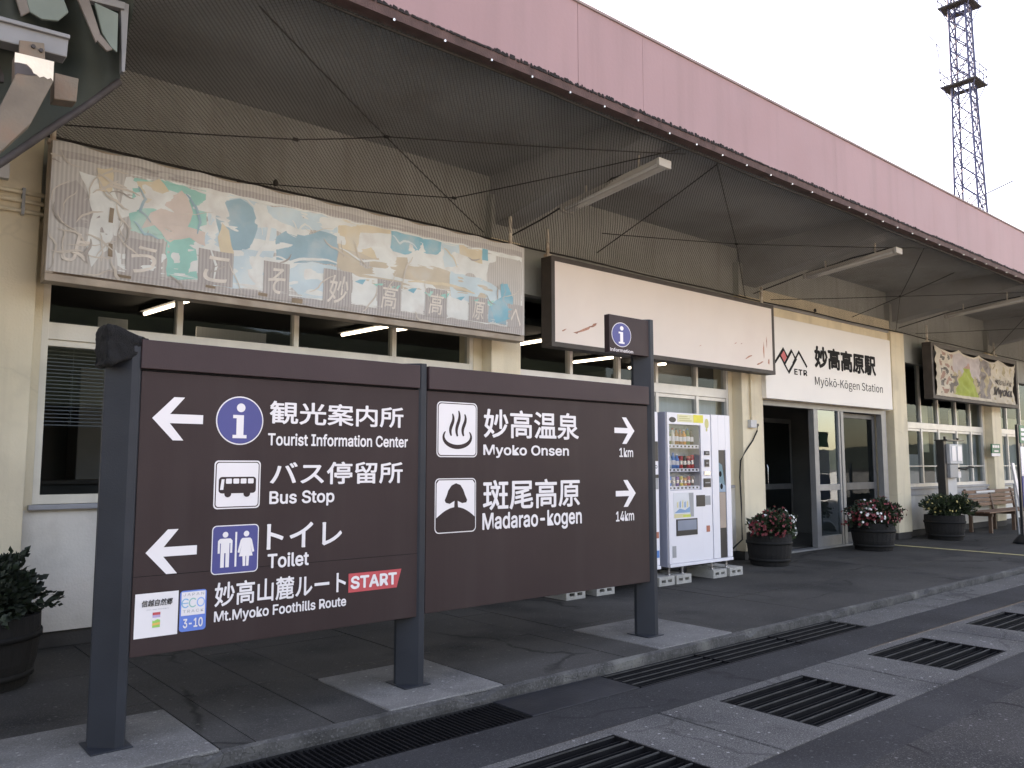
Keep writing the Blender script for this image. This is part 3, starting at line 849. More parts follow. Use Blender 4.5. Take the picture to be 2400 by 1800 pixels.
# ================================================================ CANOPY LAMPS
FX = thing('canopy_lamp', 'unlit twin tube batten lamp under the first canopy beam, the nearest of three', 'batten lamp', (5.75, 5.24, 4.05), 'batten lamps under the canopy')
def canopy_lamp(root):
    x = 5.75
    def sl(y):
        return 3.955 + (5.9 - y) * .092
    b = MB()
    p = lambda dx, y, dz: (x + dx, y, sl(y) + dz)
    b.hexa([p(-.03, 4.60, 0), p(.03, 4.60, 0), p(.03, 5.88, 0), p(-.03, 5.88, 0), p(-.085, 4.60, .07), p(.085, 4.60, .07), p(.085, 5.88, .07), p(-.085, 5.88, .07)])
    b.build('housing', M_fix, root, .005)
    for s in (-1, 1):
        MB().tube([p(.058 * s, 4.64, .018), p(.058 * s, 5.84, .018)], .014, 8).build('tube', M_fixt, root)
    for y in (4.585, 5.865):
        e = MB()
        e.hexa([p(-.088, y, -.005), p(.088, y, -.005), p(.088, y + .035, -.005), p(-.088, y + .035, -.005), p(-.088, y, .072), p(.088, y, .072), p(.088, y + .035, .072), p(-.088, y + .035, .072)])
        e.build('end_cap', M_fix, root, .004)
    for y in (4.9, 5.6):
        MB().tube([p(0, y, .08), (x, y, 4.34 - (y - FY) * .15 + .02)], .012, 6).build('hanger', M_steelp, root)
    m = MB()
    m.tube([p(.0, 4.7, .1), p(.05, 5.0, .12), p(-.05, 5.2, .10), p(.06, 5.5, .12), p(.02, 5.9, .10), p(.02, 6.3, .06), p(-.05, 6.72, .0)], .009, 6)
    m.build('supply_cable', M_cable, root)
canopy_lamp(FX)
def copy_tree(o, parent=None):
    c = o.copy()
    COL.objects.link(c)
    c.parent = parent
    for ch in list(o.children):
        copy_tree(ch, c)
    return c
for x, lb in ((10.48, 'unlit batten lamp under the second canopy beam, above the station name board end'), (15.22, 'unlit batten lamp under the canopy beam at the far right edge')):
    c = copy_tree(FX)
    c.location = (x, 5.24, 4.05)
    c['label'] = lb

# ================================================================ GUIDE SIGN
GY = 4.300                                # face of the two sign panels
GS = thing('guide_sign', 'large brown guide sign on slate posts pointing to tourist information, buses and toilet', 'sign', (3.1, 4.36, 0))
def post(x, z):
    b = MB()
    b.prism([(x - .004, 4.290), (x + .036, 4.290), (x + .046, 4.304), (x + .046, 4.45), (x + .036, 4.47), (x - .03, 4.47), (x - .10, 4.42), (x - .10, 4.392)], 0, z)
    o = b.build('post', M_post, GS, .004)
    m = MB()
    m.box(x - .115, x + .075, 4.265, 4.49, .005, .012)
    m.build('base_plate', M_post, o, .003)
post(1.168, 2.0)
post(2.898, 2.0)
post(5.145, 2.545)
PL = boxes('left_panel', M_brown, GS, [(1.215, 2.884, GY, GY + .05, .42, 1.828)], .003)
PR = boxes('right_panel', M_brown, GS, [(2.945, 5.10, GY, GY + .05, .43, 1.828)], .003)
MB().poly([(1.217, .8045), (2.882, .8045), (2.882, .8075), (1.217, .8075)], GY - .0008).build('panel_joint', M_black, PL)
PL.name, PR.name = 'panel', 'panel'
for x0, x1 in ((1.205, 2.878), (2.947, 5.10)):
    b = MB()
    b.box(x0, x1, GY - .022, GY + .06, 1.838, 1.985)
    b.box(x0, x1, GY - .005, GY + .055, 1.8285, 1.8375, 1)  # black strip paints the shadow line below the rail
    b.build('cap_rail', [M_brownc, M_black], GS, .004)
FL = boxes('information_flag', M_brown, GS, [(4.66, 5.137, GY + .0, GY + .055, 2.235, 2.535)], .004)
y = GY - .0015
y2 = GY - .003
y3 = GY - .0045
def arrow(x0, x1, zc, hh, tw, right=False):
    """tail bar with a chevron head"""
    wd = x1 - x0
    q = [(0, 0), (.41, .5), (.62, .5), (.34, .10), (1, .10), (1, -.10), (.34, -.10), (.62, -.5), (.41, -.5)]
    pts = [((x1 - a * wd) if right else (x0 + a * wd), zc + c * hh) for a, c in q]
    pts = [(px, zc + (tw / 2 if pz > zc else -tw / 2) if abs(abs((pz - zc) / hh) - .1) < .01 else pz) for px, pz in pts]
    m = MB()
    m.poly(pts, y)
    return m
arrow(1.273, 1.528, 1.592, .222, .047).build('arrow', M_white, PL)
arrow(1.269, 1.521, .920, .222, .047).build('arrow', M_white, PL)
def info_mark(cx, cz, r, yy, par, rx=None):
    b = MB()
    rx = rx or r
    b.disc(cx, cz, rx, yy, 0, 48, r)
    b.disc(cx, cz, rx * .95, yy - .001, 1, 48, r * .95)
    k = r / .132
    kx = rx / .132
    b.disc(cx + .003 * kx, cz + .070 * k, .024 * kx, yy - .002, 0, 24, .024 * k)
    b.poly([(cx - .040 * kx, cz + .030 * k), (cx + .020 * kx, cz + .030 * k), (cx + .020 * kx, cz - .078 * k), (cx + .038 * kx, cz - .078 * k), (cx + .038 * kx, cz - .096 * k), (cx - .040 * kx, cz - .096 * k), (cx - .040 * kx, cz - .078 * k), (cx - .020 * kx, cz - .078 * k), (cx - .020 * kx, cz + .012 * k), (cx - .040 * kx, cz + .012 * k)], yy - .002, 0)
    return b.build('information_mark', [M_white, M_blue], par)
info_mark(1.727, 1.594, .131, y, PL)
# bus pictogram
b = MB()
x0, x1, z0, z1 = 1.597, 1.851, 1.123, 1.379
b.rrect(x0, x1, z0, z1, .022, y, 0)
b.rrect(x0 + .007, x1 - .007, z0 + .007, z1 - .007, .018, y - .0007, 1)
b.rrect(x0 + .012, x1 - .012, z0 + .012, z1 - .012, .015, y - .0014, 0)
b.rrect(1.622, 1.826, 1.205, 1.292, .018, y - .0021, 1)
b.poly([(1.629, 1.224), (1.647, 1.224), (1.652, 1.28), (1.637, 1.28)], y - .0028, 0)
for k in range(4):
    b.rrect(1.660 + k * .040, 1.692 + k * .040, 1.256, 1.283, .005, y - .0028, 0)
b.disc(1.672, 1.203, .019, y - .0028, 1, 20)
b.disc(1.776, 1.203, .019, y - .0028, 1, 20)
b.build('bus_pictogram', [M_white, M_brown], PL)
# toilet pictogram
def figure(b, cx, z, s, woman, yy, mi):
    f = lambda pts: [(cx + a * s, z + c * s) for a, c in pts]
    b.disc(cx, z + .92 * s, .082 * s, yy, mi, 20)
    if woman:
        b.poly(f([(-.12, .80), (.12, .80), (.17, .74), (.25, .40), (.19, .38), (.125, .60), (.205, .28), (.10, .28), (.085, 0), (.012, 0), (.012, .28), (-.012, .28), (-.012, 0), (-.085, 0), (-.10, .28), (-.205, .28), (-.125, .60), (-.19, .38), (-.25, .40), (-.17, .74)]), yy, mi)
    else:
        b.poly(f([(-.15, .81), (.15, .81), (.21, .75), (.21, .40), (.15, .40), (.15, .68), (.125, .68), (.125, 0), (.02, 0), (.02, .40), (-.02, .40), (-.02, 0), (-.125, 0), (-.125, .68), (-.15, .68), (-.15, .40), (-.21, .40), (-.21, .75)]), yy, mi)
b = MB()
z0, z1 = .783, 1.037
b.rrect(x0, x1, z0, z1, .024, y, 0)
b.rrect(x0 + .005, x1 - .005, z0 + .005, z1 - .005, .02, y - .0007, 1)
figure(b, 1.668, .818, .185, False, y - .0014, 0)
figure(b, 1.782, .818, .185, True, y - .0014, 0)
b.poly([(1.721, .818), (1.731, .818), (1.731, 1.0), (1.721, 1.0)], y - .0014, 0)
b.build('toilet_pictogram', [M_white, M_blue], PL)
T = lambda body, a, c, d, e, par=PL, m=M_white, yy=y, bold=.018, **k: text('lettering', body, a, c, d, e, yy, m, par, bold, **k)
T('観光案内所', 1.893, 2.768, 1.583, 1.712)
T('Tourist Information Center', 1.887, 2.803, 1.462, 1.533, bold=.02)
T('バス停留所', 1.905, 2.768, 1.243, 1.374)
T('Bus Stop', 1.905, 2.302, 1.122, 1.212, bold=.02)
T('トイレ', 1.897, 2.356, .894, 1.034)
T('Toilet', 1.905, 2.150, .792, .872, bold=.02)
T('妙高山麓ルート', 1.622, 2.388, .617, .742)
T('Mt.Myoko Foothills Route', 1.622, 2.392, .527, .597, bold=.02)
b = MB()
b.poly([(2.405, .613), (2.735, .613), (2.768, .722), (2.405, .722)], y)
b.build('start_plate', M_red, PL)
T('START', 2.418, 2.735, .631, .706, yy=y2, bold=.03)
b = MB()
b.poly([(1.230, .507), (1.438, .507), (1.438, .722), (1.230, .722)], y, 0)
b.poly([(1.315, .600), (1.352, .600), (1.352, .626), (1.315, .626)], y - .001, 1)
b.poly([(1.315, .613), (1.352, .613), (1.352, .626), (1.315, .626)], y - .0017, 2)
b.poly([(1.315, .552), (1.352, .552), (1.352, .588), (1.338, .592), (1.322, .584), (1.315, .588)], y - .001, 3)
b.poly([(1.315, .562), (1.352, .566), (1.352, .577), (1.315, .573)], y - .0017, 4)
b.build('trail_plate', [M_white, mat('print_lilac', (.5, .4, .62)), M_red, mat('print_green', (.25, .55, .12)), mat('print_orange', (.8, .45, .12))], PL)
T('信越自然郷', 1.262, 1.410, .657, .690, m=M_black, yy=y2, bold=.012, italic=.15)
T('Shin-etsu Shizenkyo', 1.285, 1.392, .637, .644, m=M_grey, yy=y2, bold=.0)
b = MB()
b.rrect(1.446, 1.580, .513, .717, .016, y, 1)
b.poly([(1.453, .592), (1.573, .592), (1.573, .710), (1.453, .710)], y - .001, 0)
b.build('route_number_plate', [M_white, mat('route_blue', (.10, .22, .62), .5, .05)], PL)
T('JAPAN', 1.462, 1.566, .690, .703, m=M_grey, yy=y2, bold=.0, spacing=1.3)
b = MB()
for k, (c0, c1) in enumerate(((40, 320), (40, 320), (0, 360))):
    cx = 1.474 + k * .037 + (.003 if k == 2 else 0)
    b.stroke([(cx + .018 * math.cos(R(c0 + (c1 - c0) * i / 24)), .654 + .021 * math.sin(R(c0 + (c1 - c0) * i / 24))) for i in range(25)], .006, y2, k)
b.stroke([(1.457, .654), (1.488, .654)], .005, y2, 0)
b.build('lettering', [mat('print_cyan', (.2, .5, .72)), mat('print_teal', (.25, .55, .5)), mat('print_blue', (.25, .45, .8))], PL)
T('TRACK', 1.462, 1.566, .606, .620, m=M_grey, yy=y2, bold=.0, spacing=1.3)
T('3-10', 1.464, 1.564, .530, .577, yy=y2, bold=.02)
# right panel
b = MB()
x0, x1, z0, z1 = 3.022, 3.352, 1.405, 1.765
b.rrect(x0, x1, z0, z1, .032, y, 0)
b.rrect(x0 + .007, x1 - .007, z0 + .007, z1 - .007, .028, y - .0007, 1)
b.rrect(x0 + .013, x1 - .013, z0 + .013, z1 - .013, .024, y - .0014, 0)
cx, cz = 3.187, 1.56
for dx, s in ((-.05, .9), (0, 1.05), (.05, .9)):
    pts, ws = [], []
    for k in range(21):
        q = k / 20
        pts.append((cx + dx - .012 * math.sin(q * 5.6 + .3) + .004, cz - .018 * s + (.155 * s + .005) * q - (.0)))
        ws.append(.004 + .020 * math.sin(math.pi * (.1 + .85 * q)) ** .8)
    b.stroke(pts, ws, y - .0021, 1)
pts, ws = [], []
for k in range(41):
    a = R(150 + 240 * k / 40)
    pts.append((cx + .112 * math.cos(a), cz - .022 + .066 * math.sin(a)))
    ws.append(.006 + .022 * math.sin(math.pi * k / 40) ** .7)
b.stroke(pts, ws, y - .0021, 1)
b.build('hot_spring_pictogram', [M_white, M_brown], PR)
b = MB()
x0, x1, z0, z1 = 3.012, 3.344, .918, 1.268
b.rrect(x0, x1, z0, z1, .032, y, 0)
b.rrect(x0 + .006, x1 - .006, z0 + .006, z1 - .006, .028, y - .0007, 1)
pts = [(x0 + .012, 1.02)]
for k in range(21):
    q = k / 20
    pts.append((x0 + .012 + (x1 - x0 - .024) * q, .99 + .092 * math.sin(math.pi * (.08 + .84 * q)) ** .9))
top = [(x1 - .012, 1.235), (x1 - .03, 1.256), (x0 + .03, 1.256), (x0 + .012, 1.235)]
b.poly(pts[1:] + top, y - .0014, 0)
tcx = 3.178
tr = [(-.014, 1.068), (-.012, 1.122), (-.05, 1.104), (-.082, 1.112), (-.09, 1.128), (-.074, 1.158), (-.062, 1.19), (-.036, 1.222), (0, 1.236), (.036, 1.224), (.060, 1.192), (.074, 1.158), (.092, 1.126), (.084, 1.110), (.05, 1.106), (.014, 1.122), (.018, 1.068)]
b.poly([(tcx + a, c) for a, c in tr], y - .0021, 1)
b.build('plateau_pictogram', [M_white, M_brown], PR)
T('妙高温泉', 3.408, 4.312, 1.538, 1.735, PR)
T('Myoko Onsen', 3.404, 4.208, 1.402, 1.492, PR, bold=.02)
T('斑尾高原', 3.402, 4.318, 1.050, 1.255, PR)
T('Madarao-kogen', 3.398, 4.336, .893, 1.034, PR, bold=.02)
arrow(4.704, 4.938, 1.622, .208, .042, True).build('arrow', M_white, PR)
arrow(4.711, 4.943, 1.132, .208, .042, True).build('arrow', M_white, PR)
T('1km', 4.757, 4.918, 1.415, 1.486, PR, bold=.015)
T('14km', 4.709, 4.918, .920, .996, PR, bold=.015)
info_mark(4.80, 2.382, .098, y, FL, .115)
T('information', 4.668, 4.935, 2.243, 2.270, FL, bold=.01)
# cloth tied over the left post
out = [(1.034, 2.030), (1.042, 2.044), (1.078, 2.046), (1.13, 2.028), (1.19, 2.006), (1.243, 1.992), (1.240, 1.972), (1.205, 1.925), (1.178, 1.900), (1.13, 1.876), (1.058, 1.842), (1.042, 1.852), (1.050, 1.872), (1.040, 1.924)]
out = out[::-1]
b = MB()
b.slab(out, 4.265, 4.485)
bm = bmesh.new()
bv = [bm.verts.new(v) for v in b.v]
for f in b.f:
    bm.faces.new([bv[i] for i in f])
bmesh.ops.triangulate(bm, faces=bm.faces[:])
for _ in range(4):
    ed = [e for e in bm.edges if e.calc_length() > .016]
    bmesh.ops.subdivide_edges(bm, edges=ed, cuts=1)
    bmesh.ops.triangulate(bm, faces=bm.faces[:])
bmesh.ops.smooth_vert(bm, verts=bm.verts[:], factor=.5, use_axis_x=True, use_axis_y=True, use_axis_z=True)
bm.normal_update()
for v in bm.verts:
    p = v.co
    k = (p.x - 1.04) / .2
    p.y = 4.375 + (p.y - 4.375) * (1 - .30 * k)
    n_ = .010 * noise.noise(Vector((p.x * 20 + p.z * 14, p.y * 12, p.z * 16))) + .007 * abs(noise.noise(Vector((p.x * 30 - p.z * 34, p.y * 30, 3)))) 
    v.co = p + v.normal * n_
b = MB()
bm.verts.index_update()
b.add([v.co.copy() for v in bm.verts], [[v.index for v in f.verts] for f in bm.faces], 0, True)
bm.free()
tag(b.build('cloth_wrap', M_cloth), 'crumpled black cloth bag tied over the top of the left sign post', 'cloth')

# ================================================================ BOARDS HUNG FROM THE CANOPY
BY = 6.5
def hanger(par, x, y0, z, zt=4.12):
    b = MB()
    b.tube([(x, y0, z), (x, y0, zt)], .02, 8)
    b.box(x - .035, x + .035, y0 - .03, y0 + .03, z - .01, z + .02)
    b.build('hanger', M_steelp, par)
def board_frame(par, x0, x1, z0, z1, wt, dp, m, yb=BY):
    L = [(x0, x1, yb - .012, yb + dp, z0, z0 + wt), (x0, x1, yb - .012, yb + dp, z1 - wt, z1), (x0, x0 + wt, yb - .011, yb + dp - .001, z0 + wt, z1 - wt), (x1 - wt, x1, yb - .011, yb + dp - .001, z0 + wt, z1 - wt),
         (x0 + .01, x1 - .01, yb + dp - .03, yb + dp - .004, z0 + .01, z1 - .01)]
    return boxes('frame', m, par, L, .004)
# faded welcome banner
BN = thing('welcome_banner', 'faded pastel welcome banner stretched on a long hanging board at the left', 'banner', (3.42, BY, 2.67))
board_frame(BN, 1.147, 5.695, 2.665, 3.70, .055, .13, M_frt)
P_grey = mat('print_taupe', (.44, .39, .355), .75, .12, 2.5, .3, 14, patch=(.58, .53, .47), patch_amt=.8, patch_scale=2.6)
def stripes(name, c1, c2):
    m = mat(name, c1, .8, .1, 3)
    t = m.node_tree
    N, L = t.nodes, t.links
    tc = N.new('ShaderNodeTexCoord')
    wv = N.new('ShaderNodeTexWave')
    wv.inputs['Scale'].default_value = 11
    wv.inputs['Distortion'].default_value = .6
    wv.bands_direction = 'X'
    L.new(tc.outputs['Object'], wv.inputs[0])
    mx = N.new('ShaderNodeMix')
    mx.data_type = 'RGBA'
    mx.inputs[6].default_value = (*c1, 1)
    mx.inputs[7].default_value = (*c2, 1)
    nz = N.new('ShaderNodeTexNoise')
    nz.inputs['Scale'].default_value = 4
    nz.inputs['Detail'].default_value = 6
    L.new(tc.outputs['Object'], nz.inputs[0])
    mu = N.new('ShaderNodeMath'); mu.operation = 'MULTIPLY'
    L.new(wv.outputs['Color'], mu.inputs[0]); L.new(nz.outputs[0], mu.inputs[1])
    mu2 = N.new('ShaderNodeMath'); mu2.operation = 'MULTIPLY'; mu2.inputs[1].default_value = 1.3; mu2.use_clamp = True
    L.new(mu.outputs[0], mu2.inputs[0])
    L.new(mu2.outputs[0], mx.inputs[0])
    L.new(mx.outputs[2], N['Principled BSDF'].inputs['Base Color'])
    return m
P_stripe = stripes('print_stripe', (.37, .35, .34), (.56, .54, .52))
P_rib = stripes('print_rib', (.46, .45, .43), (.64, .63, .60))
def pale(n, c, **k):
    k.setdefault('patch', tuple(min(.8, x * .6 + .3) for x in c))
    return mat(n, c, .75, k.pop('var', .12), 3.5, .25, 16, patch_amt=.9, patch_scale=3.4, **k)
P_cream = pale('print_cream', (0.68, 0.6, 0.45), patch=(0.653, 0.618, 0.527))
P_aqua = pale('print_aqua', (0.30, 0.62, 0.56), patch=(0.48, 0.68, 0.62))
P_sky = pale('print_sky', (0.54, 0.68, 0.73), patch=(0.62, 0.71, 0.72))
P_blue2 = pale('print_mid_blue', (0.3, 0.47, 0.54), patch=(0.444, 0.546, 0.576))
P_cyan = pale('print_bright_cyan', (0.2, 0.48, 0.58), patch=(0.389, 0.552, 0.598))
P_pale = pale('print_pale', (0.72, 0.76, 0.74), patch=(0.642, 0.646, 0.62))
P_pink = pale('print_blush', (0.66, 0.58, 0.53), patch=(0.642, 0.607, 0.571))
P_sand = pale('print_sand', (0.58, 0.52, 0.42), patch=(0.598, 0.574, 0.51))
P_tape = mat('brown_tape', (.26, .20, .14), .6, .2, 8)
P_letter = mat('print_letter', (.70, .66, .60), .7, .1, 12)
# cloth face with slack folds
b = MB()
nx, nz_ = 110, 24
X0, X1, Z0, Z1 = 1.152, 5.692, 2.735, 3.695
def fold(x, z):
    e = min(1, (x - X0) / .15, (X1 - x) / .1, (z - Z0) / .08, (Z1 - z) / .08)
    n = .010 * noise.noise(Vector((x * 1.4 + z * 1.2, z * 2.2, 0))) + .006 * abs(noise.noise(Vector((x * 3.5 - z * 3, z * 3 + x * 2, 4)))) * 2
    if x < 2.0:
        n *= 1.9
    return BY - .016 - max(0, e) * (n + .008)
vs = [(X0 + (X1 - X0) * i / nx, fold(X0 + (X1 - X0) * i / nx, Z0 + (Z1 - Z0) * j / nz_), Z0 + (Z1 - Z0) * j / nz_ + (.012 * math.sin(i * .55) if j == nz_ else 0)) for j in range(nz_ + 1) for i in range(nx + 1)]
fs = [(j * (nx + 1) + i, j * (nx + 1) + i + 1, (j + 1) * (nx + 1) + i + 1, (j + 1) * (nx + 1) + i) for j in range(nz_) for i in range(nx)]
b.add(vs, fs, 0, True)
CL = b.build('banner_cloth', P_rib, BN)
def patch(pts, m, lay=1, wob=.012):
    """printed patch that lies on the cloth: outline is subdivided, filled and draped"""
    out = []
    for (ax, az), (bx_, bz) in zip(pts, pts[1:] + pts[:1]):
        n = max(1, int(math.hypot(bx_ - ax, bz - az) / .05))
        for k in range(n):
            x, z = ax + (bx_ - ax) * k / n, az + (bz - az) * k / n
            out.append((x + wob * noise.noise(Vector((x * 9, z * 9, 2))), z + wob * noise.noise(Vector((x * 9, z * 9, 8)))))
    bm = bmesh.new()
    tri = tessellate_polygon([[Vector((x, z, 0)) for x, z in out]])
    bv = [bm.verts.new((x, 0, z)) for x, z in out]
    for t in tri:
        try:
            bm.faces.new([bv[i] for i in t])
        except ValueError:
            pass
    for _ in range(3):
        ed = [e for e in bm.edges if e.calc_length() > .09]
        if ed:
            bmesh.ops.subdivide_edges(bm, edges=ed, cuts=1)
            bmesh.ops.triangulate(bm, faces=bm.faces[:])
    for v in bm.verts:
        v.co.y = fold(min(max(v.co.x, X0), X1), min(max(v.co.z, Z0), Z1)) - .0012 * lay
    bm.normal_update()
    for f in bm.faces:
        if f.normal.y > 0:
            f.normal_flip()
    vs = [v.co.copy() for v in bm.verts]
    bm.verts.index_update()
    fs = [[v.index for v in f.verts] for f in bm.faces]
    bm.free()
    q = MB()
    q.add(vs, fs, 0, True)
    return q.build('printed_patch', m, CL)
rc = lambda a, c, d, e: [(a, d), (c, d), (c, e), (a, e)]
patch(rc(1.2, 5.66, 3.585, 3.64), P_stripe)
patch(rc(1.55, 5.66, 2.74, 2.80), P_stripe)
patch([(1.19, 3.36), (1.30, 3.42), (1.45, 3.30), (1.50, 3.08), (1.28, 3.06), (1.19, 3.12)], P_stripe, 1, .03)
patch([(1.34, 3.52), (1.56, 3.45), (1.62, 3.30), (1.55, 2.95), (1.45, 2.8), (1.40, 2.95), (1.44, 3.2)], P_pale, 2, .03)
patch([(1.45, 3.56), (1.56, 3.58), (1.56, 3.40), (1.47, 3.38)], P_cream, 3, .02)
patch([(1.66, 3.56), (2.4, 3.585), (4.0, 3.575), (5.66, 3.58), (5.66, 2.80), (4.6, 2.805), (3.0, 2.80), (2.0, 2.82), (1.62, 2.80), (1.58, 3.1)], P_pale, 0.6, .02)
patch([(1.70, 3.54), (1.85, 3.56), (2.25, 3.56), (2.27, 3.34), (2.18, 3.10), (2.20, 2.82), (1.96, 2.80), (1.95, 3.1), (1.72, 3.12), (1.69, 3.3)], P_aqua, 1, .04)
patch([(1.72, 3.52), (1.90, 3.57), (1.98, 3.50), (1.86, 3.42), (1.80, 3.36)], P_cream, 2, .03)
patch([(1.92, 3.36), (1.97, 3.47), (2.06, 3.52), (2.14, 3.46), (2.17, 3.36), (2.13, 3.24), (2.26, 3.22), (2.26, 3.1), (2.12, 3.16), (1.98, 3.08), (1.86, 3.18), (1.78, 3.16), (1.84, 3.3)], P_pink, 3, .03)
patch([(2.28, 3.50), (2.46, 3.57), (2.86, 3.55), (2.86, 3.3), (2.80, 3.0), (2.72, 2.82), (2.30, 2.80), (2.22, 3.05), (2.28, 3.25)], P_sky, 1, .04)
patch([(2.34, 3.36), (2.42, 3.52), (2.54, 3.56), (2.66, 3.50), (2.70, 3.32), (2.64, 3.16), (2.50, 3.10), (2.38, 3.18)], P_blue2, 2, .02)
patch([(2.40, 3.32), (2.46, 3.26), (2.50, 3.08), (2.48, 2.90), (2.44, 2.90), (2.38, 3.10), (2.36, 3.2)], P_cream, 3, .02)
patch([(2.74, 3.54), (3.0, 3.57), (3.44, 3.56), (3.44, 3.4), (3.2, 3.42), (2.9, 3.40)], P_sky, 1, .03)
patch([(2.86, 3.30), (2.98, 3.37), (3.12, 3.35), (3.26, 3.42), (3.44, 3.40), (3.44, 3.14), (3.2, 3.13), (3.0, 3.07), (2.86, 3.08)], P_blue2, 2, .02)
patch([(2.94, 3.08), (3.2, 3.13), (3.44, 3.12), (3.44, 2.82), (3.1, 2.80), (2.98, 2.9)], P_sky, 1, .02)
patch([(3.45, 3.57), (4.0, 3.57), (4.0, 3.30), (3.8, 3.26), (3.45, 3.30)], P_cream, 1, .02)
patch([(3.45, 3.30), (3.8, 3.27), (4.2, 3.34), (4.6, 3.28), (5.2, 3.2), (5.5, 3.1), (5.2, 3.0), (4.4, 3.05), (3.9, 3.0), (3.45, 3.12)], P_sand, 2, .03)
patch([(4.005, 3.56), (4.59, 3.56), (4.59, 3.44), (4.45, 3.40), (4.30, 3.42), (4.15, 3.36), (4.005, 3.38)], P_cyan, 3, .02)
patch([(4.59, 3.56), (4.8, 3.56), (4.82, 3.36), (4.62, 3.30)], P_sky, 2, .02)
patch([(4.80, 3.56), (5.1, 3.56), (5.1, 3.42), (4.95, 3.40), (4.80, 3.46)], P_cream, 2, .03)
patch(rc(5.1, 5.18, 3.46, 3.58), P_cyan, 3, .01)
patch([(4.7, 3.28), (5.2, 3.24), (5.5, 3.12), (5.3, 2.98), (4.7, 3.02)], P_sky, 3, .03)
patch([(5.34, 3.24), (5.44, 3.26), (5.52, 3.12), (5.5, 2.9), (5.28, 2.82), (5.2, 3.0), (5.36, 3.1)], P_cyan, 4, .03)
patch([(5.18, 2.82), (5.42, 2.82), (5.42, 3.0), (5.2, 3.02)], P_blue2, 2, .02)
for a, c in ((3.60, 3.85), (4.14, 4.38), (4.67, 4.92)):
    patch(rc(a, c, 2.81, 3.06), P_pale, 2, .01)
for pts, m_, wd in (([(1.74, 3.48), (1.80, 3.40), (1.76, 3.30), (1.84, 3.22)], P_blue2, .02), ([(2.10, 3.50), (2.18, 3.42), (2.22, 3.30), (2.20, 3.2)], P_blue2, .022), ([(1.72, 3.2), (1.80, 3.12), (1.9, 3.1)], P_cyan, .02),
        ([(2.30, 3.3), (2.34, 3.46), (2.46, 3.56), (2.6, 3.565), (2.72, 3.46), (2.74, 3.28)], P_pale, .016), ([(2.74, 3.44), (2.8, 3.36), (2.78, 3.22), (2.7, 3.1), (2.66, 2.96)], P_pale, .03), ([(2.3, 3.1), (2.36, 2.96), (2.34, 2.84)], P_pale, .02),
        ([(2.86, 3.12), (3.0, 3.10), (3.2, 3.16), (3.44, 3.16)], P_pale, .025), ([(3.0, 3.46), (3.06, 3.38), (3.12, 3.46), (3.2, 3.40)], P_pale, .018), ([(3.46, 3.3), (3.7, 3.22), (4.0, 3.26)], P_pale, .02), ([(4.02, 3.52), (4.1, 3.46), (4.2, 3.50), (4.3, 3.44)], P_sky, .02),
        ([(4.62, 3.5), (4.72, 3.44), (4.78, 3.34)], P_cream, .02), ([(5.36, 3.26), (5.42, 3.18), (5.38, 3.08), (5.46, 3.0)], P_blue2, .02), ([(4.2, 3.1), (4.6, 3.14), (5.0, 3.1)], P_cream, .03)):
    q = MB()
    dense = []
    for (xa, za), (xb, zb) in zip(pts, pts[1:]):
        dense += [(xa + (xb - xa) * k / 5, za + (zb - za) * k / 5) for k in range(5)]
    dense.append(pts[-1])
    q.stroke([(x, z + .008 * math.sin(i * 1.1)) for i, (x, z) in enumerate(dense)], [wd * (.4 + .6 * math.sin(math.pi * i / (len(dense) - 1))) for i in range(len(dense))], 0)
    for v in q.v:
        v.y = fold(min(max(v.x, X0), X1), min(max(v.z, Z0), Z1)) - .0062
    q.build('printed_line', m_, CL)
for k in range(9):
    a = 3.62 + k * .19
    patch([(a, 3.02), (a + .12, 3.05), (a + .08, 2.99)], P_aqua if k % 3 else P_cyan, 4, .02)
for (a, c, d, e), ch in zip([(1.20, 1.46, 2.80, 3.08), (1.672, 1.93, 2.785, 3.065), (2.215, 2.50, 2.80, 3.08), (2.76, 2.99, 2.78, 3.07), (3.31, 3.59, 2.77, 3.09), (3.862, 4.125, 2.79, 3.08), (4.40, 4.655, 2.80, 3.075), (4.93, 5.17, 2.81, 3.06), (5.446, 5.66, 2.80, 3.05)], 'ようこそ妙高高原へ'):
    if ch != 'よ':
        patch(rc(a, c, d, e), P_stripe, 4, .004)
    o = text('lettering', ch, a + .04, c - .035, d + .02, e - .045, 0, P_letter, CL, .008, .2)
    off = wloc(CL)
    for v in o.data.vertices:
        q = v.co + off
        v.co.y = fold(min(max(q.x, X0), X1), min(max(q.z, Z0), Z1)) - .0072 - off.y
rr_ = random.Random(5)
def crinkle(n, xa, xb, za, zb, L, m):
    for _ in range(n):
        q = MB()
        x, z = rr_.uniform(xa, xb), rr_.uniform(za, zb)
        an = rr_.uniform(0, 6.28)
        pts = []
        for k in range(7):
            pts.append((min(max(x, X0 + .01), X1 - .01), min(max(z, Z0 + .01), Z1 - .03)))
            an += rr_.uniform(-.5, .5)
            x += L * math.cos(an) / 6; z += L * math.sin(an) / 6
        wd = rr_.uniform(.006, .022)
        q.stroke(pts, [wd * (.3 + .7 * math.sin(math.pi * k / 6)) for k in range(7)], 0)
        for v in q.v:
            v.y = fold(min(max(v.x, X0), X1), min(max(v.z, Z0), Z1)) - .0085
        yield q
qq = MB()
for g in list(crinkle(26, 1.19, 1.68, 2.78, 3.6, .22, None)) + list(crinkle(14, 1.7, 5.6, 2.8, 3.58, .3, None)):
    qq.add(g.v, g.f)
o_ = qq.build('crease_highlights', mat('film_gloss_paint', (.60, .56, .50), .6, .1, 6), CL)  # pale strokes paint gloss highlights along the film creases
o_['kind'] = 'stuff'
qq = MB()
